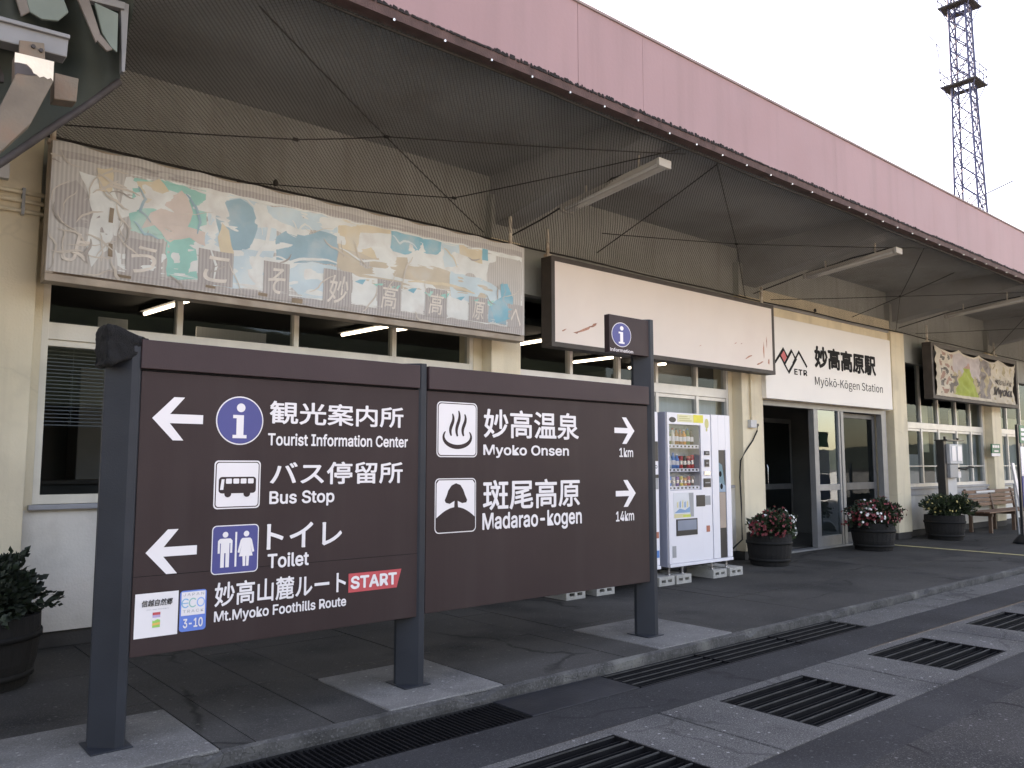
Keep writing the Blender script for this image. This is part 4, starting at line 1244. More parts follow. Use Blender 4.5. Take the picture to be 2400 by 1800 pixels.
for g in list(crinkle(7, 1.19, 1.7, 2.78, 3.6, .2, None)) + list(crinkle(8, 1.8, 5.6, 2.8, 3.5, .16, None)):
    qq.add([v + Vector((0, -.0006, 0)) for v in g.v], g.f)
o_ = qq.build('dark_scuffs', mat('scuff_dark', (.42, .39, .36), .7, .2, 6), CL)
o_['kind'] = 'stuff'
for a, c, d, e in ((1.545, 1.575, 3.16, 3.27), (1.55, 1.58, 2.90, 3.0), (2.72, 2.80, 2.765, 2.79), (1.62, 1.72, 2.755, 2.775), (2.28, 2.36, 2.77, 2.79), (3.02, 3.12, 2.745, 2.785)):
    patch(rc(a, c, d, e), P_tape, 6, .004)
hanger(BN, 1.165, BY + .06, 3.70, 3.95)
hanger(BN, 5.56, BY + .06, 3.70, 4.42)
# blank board
BB = thing('blank_board', 'blank off white hoarding with brown frame and peeling rust stains beside the banner', 'signboard', (8.34, BY, 2.66))
board_frame(BB, 6.10, 10.585, 2.66, 3.685, .055, .16, M_frb)
F_ = boxes('face', M_boardw, BB, [(6.152, 10.533, BY - .004, BY + .05, 2.712, 3.633)])
def flake(x, z, w_, h_, seed):
    m = MB()
    rr = random.Random(seed)
    n = 11
    m.poly([(x + w_ * math.cos(2 * math.pi * k / n) * rr.uniform(.45, 1), z + h_ * math.sin(2 * math.pi * k / n) * rr.uniform(.45, 1) + .3 * w_ * math.cos(2 * math.pi * k / n)) for k in range(n)], BY - .0055)
    return m
for i, (x, z, w_, h_) in enumerate(((6.62, 2.90, .20, .018), (6.78, 2.97, .10, .02), (6.30, 2.86, .05, .012), (10.30, 3.0, .02, .14), (10.38, 3.12, .014, .1), (10.2, 2.80, .10, .015), (9.9, 2.86, .12, .012), (9.6, 3.03, .04, .008), (9.75, 3.04, .03, .006), (10.42, 2.84, .03, .06), (8.8, 2.92, .03, .006))):
    flake(x, z, w_, h_, i).build('rust_patch', M_stain, F_)
hanger(BB, 6.12, BY + .07, 3.69, 4.0)
hanger(BB, 10.40, BY + .07, 3.69, 3.95)
# station name board
NB = thing('station_name_board', 'white station name board with mountain emblem over the entrance doors', 'signboard', (12.8, 6.72, 2.34))
boxes('board', M_nameb, NB, [(10.66, 14.74, 6.70, 6.80, 2.335, 3.60)], .006)
ny = 6.698
b = MB()
b.poly([(11.075, 3.02), (11.168, 3.118), (11.262, 3.012), (11.168, 2.905)], ny + .0005, 1)
b.stroke([(10.90, 2.875), (11.163, 3.118), (11.275, 2.99)], .040, ny, 0)
b.stroke([(11.163, 2.90), (11.294, 2.765), (11.53, 3.0)], .040, ny, 0)
b.stroke([(11.06, 3.01), (11.18, 2.885)], .036, ny - .0003, 0)
b.stroke([(11.185, 2.89), (11.39, 3.112), (11.50, 2.985)], .040, ny - .0006, 0)
b.stroke([(11.415, 2.905), (11.60, 3.108), (11.83, 2.885)], .040, ny - .0009, 0)
b.build('emblem', [M_black, mat('emblem_red', (.62, .09, .10), .5, .04)], NB)
text('lettering', 'ETR', 11.45, 11.83, 2.742, 2.835, ny, M_black, NB, .03, spacing=1.15)
text('lettering', '妙高高原駅', 12.07, 14.15, 2.90, 3.262, ny, M_black, NB, .042)
text('lettering', 'Myōkō-Kōgen Station', 12.06, 14.38, 2.575, 2.765, ny, M_black, NB, .0, font='plain')
# sagging cloth banner at the right
RB = thing('sagging_banner', 'crumpled tourism banner with a green tent sagging on a dark frame at the right', 'banner', (18.0, BY, 2.62))
board_frame(RB, 15.98, 20.5, 2.60, 3.68, .09, .16, M_frb)
b = MB()
nx, nz_ = 130, 34
def sag(i, j):
    u, v = i / nx, j / nz_
    x = 16.09 + 4.3 * u
    z = 2.665 + .97 * v
    sc = abs(math.sin(u * math.pi * 4.0))
    dz = -.10 * sc * v ** 4 - .05 * u * v
    if u > .86:
        x -= .28 * (u - .86) / .14 * (1 - abs(v - .35) * 1.3)
    y_ = BY - .02 - .06 * abs(noise.noise(Vector((u * 7 + v * 3, v * 3, 1)))) - .05 * sc * v - .03 * noise.noise(Vector((u * 22, v * 9 + u * 6, 5)))
    return (x, y_, z + dz)
b.add([sag(i, j) for j in range(nz_ + 1) for i in range(nx + 1)], [(j * (nx + 1) + i, j * (nx + 1) + i + 1, (j + 1) * (nx + 1) + i + 1, (j + 1) * (nx + 1) + i) for j in range(nz_) for i in range(nx)], 0, True)
# printed areas by face
tent = lambda u, v: v < .78 - abs(u - .33) * 5.2 and u < .5
for k, f in enumerate(b.f):
    i, j = k % nx, k // nx
    u, v = i / nx, j / nz_
    q = noise.noise(Vector((u * 22, v * 7, 3)))
    if u < .035 or v > .93 or v < .03:
        b.m[k] = 0
    elif tent(u, v):
        b.m[k] = 1 if v < .62 else 6
    elif u < .17:
        b.m[k] = 2 if q > .12 else (3 if q < -.2 else 0)
    elif u < .5:
        b.m[k] = 4 if v > .45 + .2 * q else (5 if q > 0 else 3)
    elif u < .62:
        b.m[k] = 7 if q > -.15 else 5
    else:
        b.m[k] = 0 if q < .3 else 5
SBC = b.build('banner_cloth', [mat('cloth_cream', (.56, .50, .40), .85, .1, 5), mat('print_lime', (.34, .40, .09), .8, .15, 5), mat('print_rust', (.36, .22, .17), .8, .2, 9), mat('print_dark', (.17, .15, .13), .8, .3, 9),
    mat('print_haze', (.48, .42, .40), .8, .12, 5), mat('print_tan', (.42, .35, .22), .8, .2, 9), mat('print_peach', (.5, .30, .24), .8, .15, 6), mat('print_charcoal', (.26, .23, .21), .8, .3, 9)], RB)
def onsag(body, u0, u1, v0, v1, bold):
    o = text('lettering', body, u0, u1, v0, v1, 0, M_flaked, SBC, bold, .1)
    off = wloc(SBC)
    for v in o.data.vertices:
        q = v.co + off
        a = Vector(sag(q.x * nx, q.z * nz_))
        v.co = a - Vector((0, .012, 0)) - off
onsag('National', .68, .82, .42, .56, .0)
onsag('Park', .84, .92, .42, .56, .0)
onsag('Myoko', .66, .92, .12, .36, .03)
hanger(RB, 16.02, BY + .07, 3.69, 4.0)
hanger(RB, 19.4, BY + .07, 3.69, 4.0)

# ================================================================ VENDING MACHINES ON CONCRETE BLOCKS
VY = 5.95
def blocks_and_feet(xs):
    pass
def bottle(par, x, z, h, r, body, cap, yb=VY + .10):
    b = MB()
    b.lathe([(0, 0), (r, 0), (r, h * .62), (r * .42, h * .86), (r * .42, h * .92)], (x, yb, z), 12, 0)
    b.lathe([(r * .46, h * .92), (r * .46, h), (0, h)], (x, yb, z), 12, 1)
    b.lathe([(r * 1.02, h * .22), (r * 1.02, h * .52)], (x, yb, z), 12, 2)
    return b.build('display_bottle', [body, cap, M_white], par)
def can(par, x, z, h, r, body, yb=VY + .10):
    b = MB()
    b.lathe([(0, 0), (r * .85, 0), (r, h * .06), (r, h * .92), (r * .8, h), (0, h)], (x, yb, z), 12, 0)
    b.lathe([(r * 1.01, h * .3), (r * 1.01, h * .62)], (x, yb, z), 12, 1)
    return b.build('display_can', [body, M_chrome], par)
dk = {n: mat('drink_' + n, c, .35, .1, 30) for n, c in dict(tea=(.10, .18, .04), amber=(.42, .16, .03), water=(.5, .62, .68), cola=(.05, .012, .01), orange=(.75, .28, .03), red=(.55, .03, .04), blue=(.05, .22, .55), coffee=(.08, .045, .03), yellow=(.75, .55, .06), purple=(.2, .08, .3), milk=(.75, .7, .6)).items()}
VM = thing('vending_machine', 'white drinks vending machine on concrete blocks with bottles lit by daylight in its window', 'vending machine', (8.0, 6.3, .1), 'drinks vending machines')
# cabinet with a recess behind the display window
b = MB()
x0, x1, z0, z1 = 7.40, 8.612, .195, 1.962
b.box(x0, x1, VY + .22, VY + .70, z0, z1)
b.box(x0 + .001, 7.435, VY + .03, VY + .22, z0, z1)
b.box(8.03, x1 - .001, VY + .03, VY + .22, z0, z1)
b.box(7.435, 8.03, VY + .03, VY + .22, z0, 1.06)
b.box(7.435, 8.03, VY + .03, VY + .22, 1.82, z1)
CABV = b.build('cabinet', M_vms, VM, .004)
b = MB()
b.box(7.405, 7.436, VY, VY + .029, .235, 1.955)
b.box(8.03, 8.222, VY, VY + .029, .235, 1.955)
b.box(7.437, 8.029, VY, VY + .029, .235, 1.058)
b.box(7.437, 8.029, VY, VY + .029, 1.822, 1.955)
b.build('front_door', M_vm, VM)
boxes('column_cover', M_vm, VM, [(8.232, 8.365, VY - .008, VY + .029, .235, 1.96), (8.512, 8.61, VY - .008, VY + .029, .235, 1.96), (8.366, 8.511, VY - .008, VY + .029, 1.53, 1.96)], .003)
boxes('bottom_rail', M_vm, VM, [(7.40, 8.612, VY - .014, VY + .03, .195, .230)], .004)
cw = boxes('column_window', M_dark, VM, [(8.368, 8.509, VY + .002, VY + .026, .235, 1.528)])
q = MB()
q.poly([(8.375, 1.03), (8.50, 1.03), (8.50, 1.06), (8.44, 1.35), (8.375, 1.38)], VY - .001, 0)
q.poly([(8.375, 1.022), (8.505, 1.022), (8.505, 1.10), (8.375, 1.14)], VY - .0016, 1)
q.disc(8.40, 1.24, .028, VY - .0022, 2, 16, .035)
q.disc(8.42, 1.09, .028, VY - .0022, 2, 16, .035)
q.poly([(8.378, .59), (8.50, .59), (8.50, 1.018), (8.378, 1.018)], VY - .001, 3)
q.build('printed_film', [mat('film_teal', (.14, .26, .30)), mat('film_sky', (.30, .42, .52)), M_black, mat('film_tan', (.42, .33, .27), .5, .2, 2)], cw)
dw = boxes('display_back', M_vmd, VM, [(7.437, 8.028, VY + .19, VY + .219, 1.061, 1.819)])
MB().add([(7.437, VY + .012, 1.061), (8.029, VY + .012, 1.061), (8.029, VY + .012, 1.819), (7.437, VY + .012, 1.819)], [(0, 1, 2, 3)]).build('display_window', glass('display_glass', (.97, .98, 1), .8, .97), VM)
for zz, hh in ((1.545, .042), (1.27, .04), (1.062, .043)):
    s = boxes('price_rail', M_vm, VM, [(7.44, 8.026, VY + .03, VY + .18, zz, zz + hh)])
    for k in range(8):
        boxes('selection_button', M_dark, s, [(7.465 + k * .071, 7.49 + k * .071, VY + .024, VY + .031, zz + .012, zz + .032)])
rows = [(1.588, .185, .027, ['water', 'tea', 'milk', 'amber', 'amber', 'orange', 'tea', 'cola'], 'b'), (1.311, .175, .029, ['yellow', 'water', 'blue', 'blue', 'red', 'cola', 'red', 'red'], 'm'), (1.106, .12, .025, ['orange', 'blue', 'milk', 'purple', 'yellow', 'orange', 'red', 'coffee'], 'c')]
for zz, hh, r, cs, kind in rows:
    for k, c in enumerate(cs):
        x = 7.478 + k * .071
        if kind == 'b' or (kind == 'm' and k < 4):
            bottle(VM, x, zz, hh * random.uniform(.94, 1.05), r, dk[c], random.choice((M_white, M_dark, dk['blue'], M_red)))
        else:
            can(VM, x, zz, hh * random.uniform(.78, .98), r, dk[c])
def panel(name, m, a, c, d, e, dy=.004, bv=.0015, par=VM):
    return boxes(name, m, par, [(a, c, VY - dy, VY - .0005, d, e)], bv)
panel('top_sticker', mat('sticker_cream', (.74, .70, .42), .5, .1, 8), 7.59, 7.885, 1.852, 1.938, .002, 0)
panel('top_sticker', mat('sticker_yellow', (.78, .68, .08), .5, .1, 8), 7.892, 8.08, 1.850, 1.944, .0025, 0)
q = MB()
for k in range(3):
    q.poly([(7.62, 1.865 + k * .024), (7.86 - .04 * k, 1.865 + k * .024), (7.86 - .04 * k, 1.872 + k * .024), (7.62, 1.872 + k * .024)], VY - .003, 0)
q.disc(7.50, 1.872, .065, VY - .001, 1, 14, .032)
q.disc(8.15, 1.845, .042, VY - .001, 2, 20, .06)
q.disc(8.145, 1.77, .018, VY - .001, 2, 12, .02)
q.build('small_stickers', [mat('sticker_print', (.5, .45, .2)), M_dark, mat('sticker_olive', (.62, .58, .25))], VM)
for n_, m_, a, c, d, e in (('bill_slot', M_dark, 8.085, 8.18, 1.468, 1.516), ('coin_slot', M_dark, 8.088, 8.172, 1.33, 1.415), ('return_lever', M_chrome, 8.07, 8.19, 1.228, 1.278), ('card_reader', M_dark, 8.062, 8.195, 1.088, 1.19)):
    o = panel(n_, m_, a, c, d, e, .012, .002)
    if n_ != 'return_lever':
        boxes('slot', M_grey, o, [(a + .02, c - .02, VY - .014, VY - .0115, (d + e) / 2 - .006, (d + e) / 2 + .006)])
o = panel('poster', mat('poster_white', (.68, .70, .72), .5, .05, 6), 7.49, 7.865, .742, 1.03, .002, 0)
q = MB()
q.poly([(7.80, .75), (7.86, .75), (7.86, 1.025), (7.77, 1.025)], VY - .003, 0)
q.poly([(7.50, .80), (7.60, .85), (7.70, .83), (7.79, .87), (7.79, .80)], VY - .003, 1)
q.poly([(7.50, .745), (7.80, .745), (7.80, .785), (7.50, .79)], VY - .003, 2)
q.poly([(7.66, .75), (7.80, .75), (7.80, .775), (7.66, .775)], VY - .0035, 3)
for k in range(5):
    q.poly([(7.55 + .045 * k, .86), (7.575 + .045 * k, .86), (7.575 + .045 * k, .93 + .012 * (k % 3)), (7.55 + .045 * k, .92)], VY - .0035, 1 if k % 2 else 2)
q.build('print', [M_grey, mat('poster_blue', (.2, .36, .55)), mat('poster_cream', (.7, .62, .35)), mat('poster_lime', (.55, .62, .12))], o)
panel('keypad', M_dark, 7.915, 8.08, .862, .995, .006)
panel('instruction_plate', M_grey, 8.09, 8.19, .875, .985, .003, 0)
o = panel('delivery_slot', M_dark, 7.53, 7.922, .540, .730, .008, .003)
boxes('flap', mat('flap_blue_grey', (.22, .27, .34), .2, .1, 3), o, [(7.55, 7.90, VY - .011, VY - .0085, .60, .715)])
o = panel('caution_sticker', mat('sticker_brick', (.5, .16, .10)), 8.10, 8.168, .558, .632, .002, 0)
panel('can_symbol_sticker', M_grey, 7.455, 7.525, .30, .43, .0015, 0)
for x in (7.46, 7.70, 8.27, 8.56):
    for yy in (VY + .06, VY + .6):
        m = MB()
        m.tube([(x, yy, .102), (x, yy, .196)], .016, 8)
        m.box(x - .035, x + .035, yy - .035, yy + .035, .1005, .108)
        m.build('foot', M_chrome, VM)
V2 = thing('vending_machine', 'white vending machine mostly hidden behind the right post of the guide sign', 'vending machine', (6.5, 6.3, .1), 'drinks vending machines')
boxes('cabinet', M_vms, V2, [(5.86, 7.235, VY + .03, VY + .70, .195, 1.955)], .004)
fd = boxes('front_door', M_vm, V2, [(5.86, 7.235, VY, VY + .029, .235, 1.95)], .003)
boxes('bottom_rail', M_vm, V2, [(5.86, 7.235, VY - .014, VY + .03, .195, .230)], .004)
panel('bill_slot', M_dark, 7.165, 7.225, 1.395, 1.615, .006, .001, V2)
panel('coin_slot', M_grey, 7.10, 7.22, 1.08, 1.245, .008, .001, V2)
panel('card_reader', M_dark, 7.10, 7.22, 1.205, 1.24, .012, .001, V2)
panel('caution_sticker', MATS['sticker_brick'], 7.155, 7.222, .535, .605, .002, 0, V2)
panel('blue_sticker', dk['blue'], 7.16, 7.225, .32, .40, .002, 0, V2)
panel('display_window', M_dark, 5.95, 6.8, 1.06, 1.82, .004, .001, V2)
q = MB()
q.disc(7.195, 1.33, .02, VY - .001, 0, 16)
q.disc(7.195, 1.33, .012, VY - .0016, 1, 16)
q.build('lock', [M_dark, M_vm], V2)
for x in (5.92, 6.3, 6.85, 7.19):
    m = MB()
    m.tube([(x, VY + .06, .102), (x, VY + .06, .196)], .016, 8)
    m.box(x - .035, x + .035, VY + .025, VY + .095, .1005, .108)
    m.build('foot', M_chrome, V2)
BLK = [(5.783, 'leftmost of the two grey hollow blocks showing below the brown right sign panel'), (6.22, 'right one of the two grey hollow blocks showing below the brown right sign panel'), (7.215, 'grey hollow block right beside the right sign post, under the gap between machines'),
       (7.512, 'grey hollow block under the left corner of the white drinks machine'), (8.225, 'grey hollow block under the right part of the drinks machine, inner one of its pair'), (8.545, 'grey hollow block at the right corner of the drinks machine, nearest the flower tub')]
def conc_block(x, lb):
    t = thing('concrete_block', lb, 'concrete block', (x + .135, VY + .2, 0), 'concrete blocks under the vending machines')
    b = MB()
    w_, y0, y1 = .27, VY + .0, VY + .39
    zs = [0.001, .034, .066, .1]
    xs_ = [0, .045, .115, .155, .225, w_]
    rr = random.uniform(-.012, .012)
    for j in range(3):
        for i in range(5):
            if j == 1 and i in (1, 3):
                b.box(x + xs_[i], x + xs_[i + 1], y0 + .05 + rr, y1, zs[j], zs[j + 1], 1)
            else:
                b.box(x + xs_[i], x + xs_[i + 1], y0 + rr, y1 + rr, zs[j], zs[j + 1], 0)
    b.build('block', [M_block, M_pit], t)
for x, lb in BLK:
    conc_block(x, lb)

# ================================================================ FLOWER TUBS
def tub(loc, r, h, lb):
    t = thing('flower_tub', lb, 'flower tub', loc, 'half barrel flower tubs along the station front')
    x, y_, z = loc
    b = MB()
    b.lathe([(0, .004), (r * .84, .004), (r * .95, h * .35), (r, h * .7), (r * .99, h), (r * .92, h), (r * .92, h * .9), (0, h * .9)], (x, y_, z), 28, 0, False)
    b.build('barrel', M_barrel, t)
    for q in (.18, .72):
        rr = r * (.84 + .11 * min(1, q / .35)) if q < .35 else r * (.95 + .05 * min(1, (q - .35) / .35))
        m = MB()
        m.lathe([(rr + .004, h * q - .018), (rr + .010, h * q - .018), (rr + .010, h * q + .018), (rr + .004, h * q + .018)], (x, y_, z), 28)
        m.build('hoop', M_hoop, t)
    m = MB()
    m.lathe([(0, h * .93), (r * .91, h * .91)], (x, y_, z), 20)
    m.build('soil', M_soil, t)
    return t
def leafmesh(c, rad, n, size, seed, up=.3, edge=.55, droop=0):
    rr = random.Random(seed)
    b = MB()
    for _ in range(n):
        while True:
            p = Vector((rr.uniform(-1, 1), rr.uniform(-1, 1), rr.uniform(-.6, 1)))
            l = p.length
            if edge < l < 1:
                break
        lump = .72 + .42 * noise.noise(p.normalized() * 2.1 + Vector((seed, 0, 0)))
        q = Vector((c[0] + p.x * rad[0] * lump, c[1] + p.y * rad[1] * lump, c[2] + p.z * rad[2] * lump - droop * max(0, Vector((p.x, p.y)).length - .6)))
        d = (p.normalized() + Vector((rr.uniform(-1, 1), rr.uniform(-1, 1), rr.uniform(-.4, 1.0) + up)) * .8).normalized()
        s = d.cross(Vector((rr.uniform(-1, 1), rr.uniform(-1, 1), rr.uniform(-1, 1)))).normalized()
        nn = d.cross(s)
        L = size * rr.uniform(.6, 1.25)
        W = L * .34
        b.add([q, q + d * L * .45 + s * W + nn * L * .05, q + d * L, q + d * L * .45 - s * W + nn * L * .05], [(0, 1, 2, 3)], 0 if rr.random() < .6 else 1)
    return b
def blossoms(c, rad, n, size, seed, sel):
    """five petal flowers over the crown; sel(p, rnd) gives the material index or None"""
    rr = random.Random(seed)
    b = MB()
    k = 0
    while k < n:
        p = Vector((rr.uniform(-1, 1), rr.uniform(-1, 1), rr.uniform(-.45, 1)))
        if not .8 < p.length < 1.02:
            continue
        k += 1
        mi = sel(p, rr)
        if mi is None:
            continue
        lump = .78 + .42 * noise.noise(p.normalized() * 2.1 + Vector((seed, 0, 0)))
        q = Vector((c[0] + p.x * rad[0] * lump, c[1] + p.y * rad[1] * lump, c[2] + p.z * rad[2] * lump))
        nrm = (p.normalized() + Vector((rr.uniform(-.5, .5), rr.uniform(-.9, .1), rr.uniform(-.2, .5)))).normalized()
        a = nrm.orthogonal().normalized()
        bb = nrm.cross(a)
        s = size * rr.uniform(.7, 1.15)
        for j in range(5):
            th = j * 1.2566 + rr.uniform(-.1, .1)
            d = a * math.cos(th) + bb * math.sin(th)
            e = nrm.cross(d)
            b.add([q, q + d * s * .6 + e * s * .42 + nrm * s * .12, q + d * s + nrm * s * .05, q + d * s * .6 - e * s * .42 + nrm * s * .12], [(0, 1, 2, 3)], mi)
    return b
def plant(base, c, rad, lb, seed, n=1500, size=.06, leafm=None, bl=None, cat='plant', edge=.35):
    t = thing('flowering_plant' if bl else 'leafy_plant', lb, cat, base)
    leafmesh(c, rad, n, size, seed, edge=edge).build('foliage', leafm or [M_leaf, M_leaf2], t)
    st = MB()
    rr = random.Random(seed)
    for _ in range(14):
        e = Vector((c[0] + rr.uniform(-.6, .6) * rad[0], c[1] + rr.uniform(-.6, .6) * rad[1], c[2] + rr.uniform(0, .5) * rad[2]))
        o = Vector(base) + Vector((rr.uniform(-.1, .1), rr.uniform(-.1, .1), 0))
        st.tube([o, o.lerp(e, .5) + Vector((0, 0, .03)), e], [.008, .006, .003], 5)
    st.build('stems', M_leaf, t)
    if bl:
        cnt, sz, sel, ms = bl
        o = blossoms(c, (rad[0] * 1.05, rad[1] * 1.05, rad[2] * 1.05), cnt, sz, seed, sel).build('blossoms', ms, t)
        o['kind'] = 'stuff'
    return t
tub((9.98, 6.30, 0), .30, .42, 'dark half barrel tub beside the vending machine, holding red and white flowers')
plant((9.98, 6.30, .38), (10.0, 6.28, .50), (.50, .36, .27), 'red flowering plant with white blooms at its right, beside the vending machine', 11, 2300, .06,
      bl=(330, .024, lambda p, r: (2 if p.x - p.y * .3 > .42 else (2 if r.random() < .05 else (0 if r.random() < .75 else 1))), [M_fred, M_fpink, M_fwhite]))
tub((12.93, 6.28, 0), .33, .43, 'dark half barrel tub in front of the entrance doors')
plant((12.93, 6.28, .38), (12.98, 6.26, .55), (.78, .42, .30), 'pink and red flowering plant in the tub before the entrance doors', 23, 2600, .065,
      bl=(420, .026, lambda p, r: (0 if p.x > .1 and r.random() < .8 else (2 if p.x < -.3 and r.random() < .22 else 1)), [M_fred, M_fpink, M_fwhite]))
tub((15.72, 6.30, 0), .34, .44, 'dark half barrel tub against the pillar right of the entrance')
plant((15.72, 6.30, .40), (15.95, 6.28, .58), (.95, .42, .26), 'dark leafy plant with a few small yellowish flowers right of the entrance pillar', 31, 2600, .07,
      bl=(110, .024, lambda p, r: 0 if r.random() < .7 else None, [M_fyel]))
tub((.80, 6.05, 0), .36, .43, 'large dark tub at the left edge of the photo behind the sign post')
plant((.80, 6.05, .38), (.80, 6.02, .56), (.46, .40, .30), 'dense dark green bush without flowers at the left edge', 47, 5200, .05, leafm=[M_bush, M_leaf], edge=.3)

# ================================================================ FURNITURE AND FITTINGS ALONG THE FRONT
t = thing('power_outlet', 'weathered power outlet and black plug on the pillar beside the entrance', 'power outlet', (10.35, PY, 1.94))
boxes('socket_box', M_lgrey, t, [(10.27, 10.42, PY - .06, PY - .001, 1.885, 2.0)], .008)
MB().tube([(10.345, PY - .025, 2.0), (10.345, PY - .025, 3.7)], .016, 8).build('conduit', M_wall, t)
boxes('plug', M_dark, t, [(10.421, 10.49, PY - .05, PY - .015, 1.91, 1.95)], .006)
MB().tube([(10.48, PY - .03, 1.92), (10.46, PY - .03, 1.84), (10.36, PY - .02, 1.70), (10.19, PY - .012, 1.55), (10.05, PY - .014, 1.41), (10.02, PY - .014, 1.17), (10.03, PY - .02, .79), (10.0, PY - .04, .3), (9.3, PY - .1, .02), (8.5, PY - .1, .02)], .011, 7).build('power_cord', M_cable, t)
t = thing('meter_cabinet', 'grey electric meter cabinet on a dark post before the far windows', 'meter cabinet', (16.5, 6.45, 0))
boxes('post', M_dark, t, [(16.15, 16.27, 6.42, 6.56, 0, 1.80)], .006)
boxes('panel', M_lgrey, t, [(16.272, 16.78, 6.46, 6.54, .02, 1.36)], .006)
o = boxes('meter_box', M_lgrey, t, [(16.272, 16.86, 6.36, 6.55, 1.365, 1.735)], .01)
boxes('door', M_vm, o, [(16.34, 16.52, 6.35, 6.358, 1.42, 1.70), (16.60, 16.80, 6.35, 6.358, 1.42, 1.70)], .003)
boxes('switch_box', M_grey, t, [(16.30, 16.66, 6.38, 6.459, 1.10, 1.352)], .008)
boxes('top_plate', M_dark, t, [(16.12, 16.9, 6.34, 6.58, 1.801, 1.82), (16.2, 16.24, 6.4, 6.44, 1.82, 1.88), (16.8, 16.84, 6.4, 6.44, 1.82, 1.86)])
boxes('notice', M_white, t, [(16.66, 16.92, 6.43, 6.458, 1.10, 1.22)])
boxes('small_meter', M_grey, t, [(16.55, 16.75, 6.42, 6.459, .52, .72)], .006)
b = MB()
b.tube([(16.75, 6.40, 1.28), (16.95, 6.36, 1.26), (17.1, 6.34, 1.31), (17.25, 6.33, 1.30)], .02, 6)
b.build('cable_bundle', M_cable, t)
BE = thing('bench', 'brown slatted wooden bench against the wall near the right edge', 'bench', (18.9, 6.45, 0))
for k in range(4):
    boxes('back_slat', M_wood, BE, [(17.55, 20.4, 6.62 + k * .012, 6.645 + k * .012, .50 + k * .085, .57 + k * .085)], .005)
for k in range(4):
    boxes('seat_slat', M_wood, BE, [(17.5, 20.4, 6.16 + k * .105, 6.25 + k * .105, .395, .425)], .005)
for x in (17.7, 18.95, 20.2):
    b = MB()
    b.box(x - .03, x + .03, 6.2, 6.26, .005, .394)
    b.box(x - .03, x + .03, 6.56, 6.62, .005, .394)
    b.box(x - .029, x + .029, 6.18, 6.63, .33, .393)
    b.hexa([(x - .03, 6.58, .39), (x + .03, 6.58, .39), (x + .03, 6.62, .39), (x - .03, 6.62, .39), (x - .03, 6.66, .85), (x + .03, 6.66, .85), (x + .03, 6.70, .85), (x - .03, 6.70, .85)])
    b.build('leg', M_woodl, BE)
boxes('plate', M_lgrey, BE, [(18.2, 19.2, 6.640, 6.652, .765, .81)])
t = thing('exit_notice', 'small green notice plate fixed to the pillar above the bench', 'notice', (19.75, PY, 1.66))
boxes('plate', M_green, t, [(19.5, 19.98, PY - .03, PY - .001, 1.60, 1.80)], .003)
boxes('strip', M_white, t, [(19.5, 19.98, PY - .025, PY - .001, 1.53, 1.597)])
q = MB()
for k in range(4):
    q.poly([(19.54 + k * .1, 1.715), (19.62 + k * .1, 1.715), (19.62 + k * .1, 1.775), (19.54 + k * .1, 1.775)], PY - .0315)
q.poly([(19.62, 1.63), (19.86, 1.63), (19.86, 1.66), (19.62, 1.66)], PY - .0315)
q.build('mark', M_white, t)
t = thing('bus_stop_sign', 'green and white bus stop sign on a heavy base cut by the right edge', 'sign', (15.66, 5.0, 0))
m = MB()
m.lathe([(0, 0), (.24, 0), (.22, .05), (.12, .16), (.06, .2), (0, .2)], (15.98, 5.04, .002), 20)
m.build('base', M_dark, t)
boxes('frame', M_dark, t, [(15.70, 15.77, 5.02, 5.06, .14, 2.04)], .004)
boxes('head', M_green, t, [(15.772, 16.2, 5.01, 5.05, 1.72, 2.03)], .003)
boxes('timetable', M_vm, t, [(15.772, 16.2, 5.01, 5.05, 1.16, 1.66)], .003)
boxes('blue_panel', M_blue, t, [(15.772, 16.2, 5.01, 5.05, .62, 1.15)], .003)
q = MB()
for k in range(3):
    q.poly([(15.83, 1.77 + k * .08), (15.99, 1.77 + k * .08), (15.99, 1.82 + k * .08), (15.83, 1.82 + k * .08)], 5.0085)
q.build('mark', M_white, t)
t = thing('leaning_board', 'narrow white board leaning beside the green sign at the right edge', 'board', (16.7, 5.4, .2))
b = MB()
b.hexa([(16.82, 5.38, .42), (16.90, 5.38, .42), (16.90, 5.41, .42), (16.82, 5.41, .42), (16.64, 5.44, 1.38), (16.76, 5.44, 1.38), (16.76, 5.47, 1.38), (16.64, 5.47, 1.38)])
b.build('board', M_vm, t, .003)
MB().tube([(16.80, 5.44, 0), (16.72, 5.46, 1.0)], .015, 6).build('leg', M_grey, t)
MB().tube([(16.98, 5.44, 0), (16.84, 5.42, .5)], .015, 6).build('leg', M_grey, t)

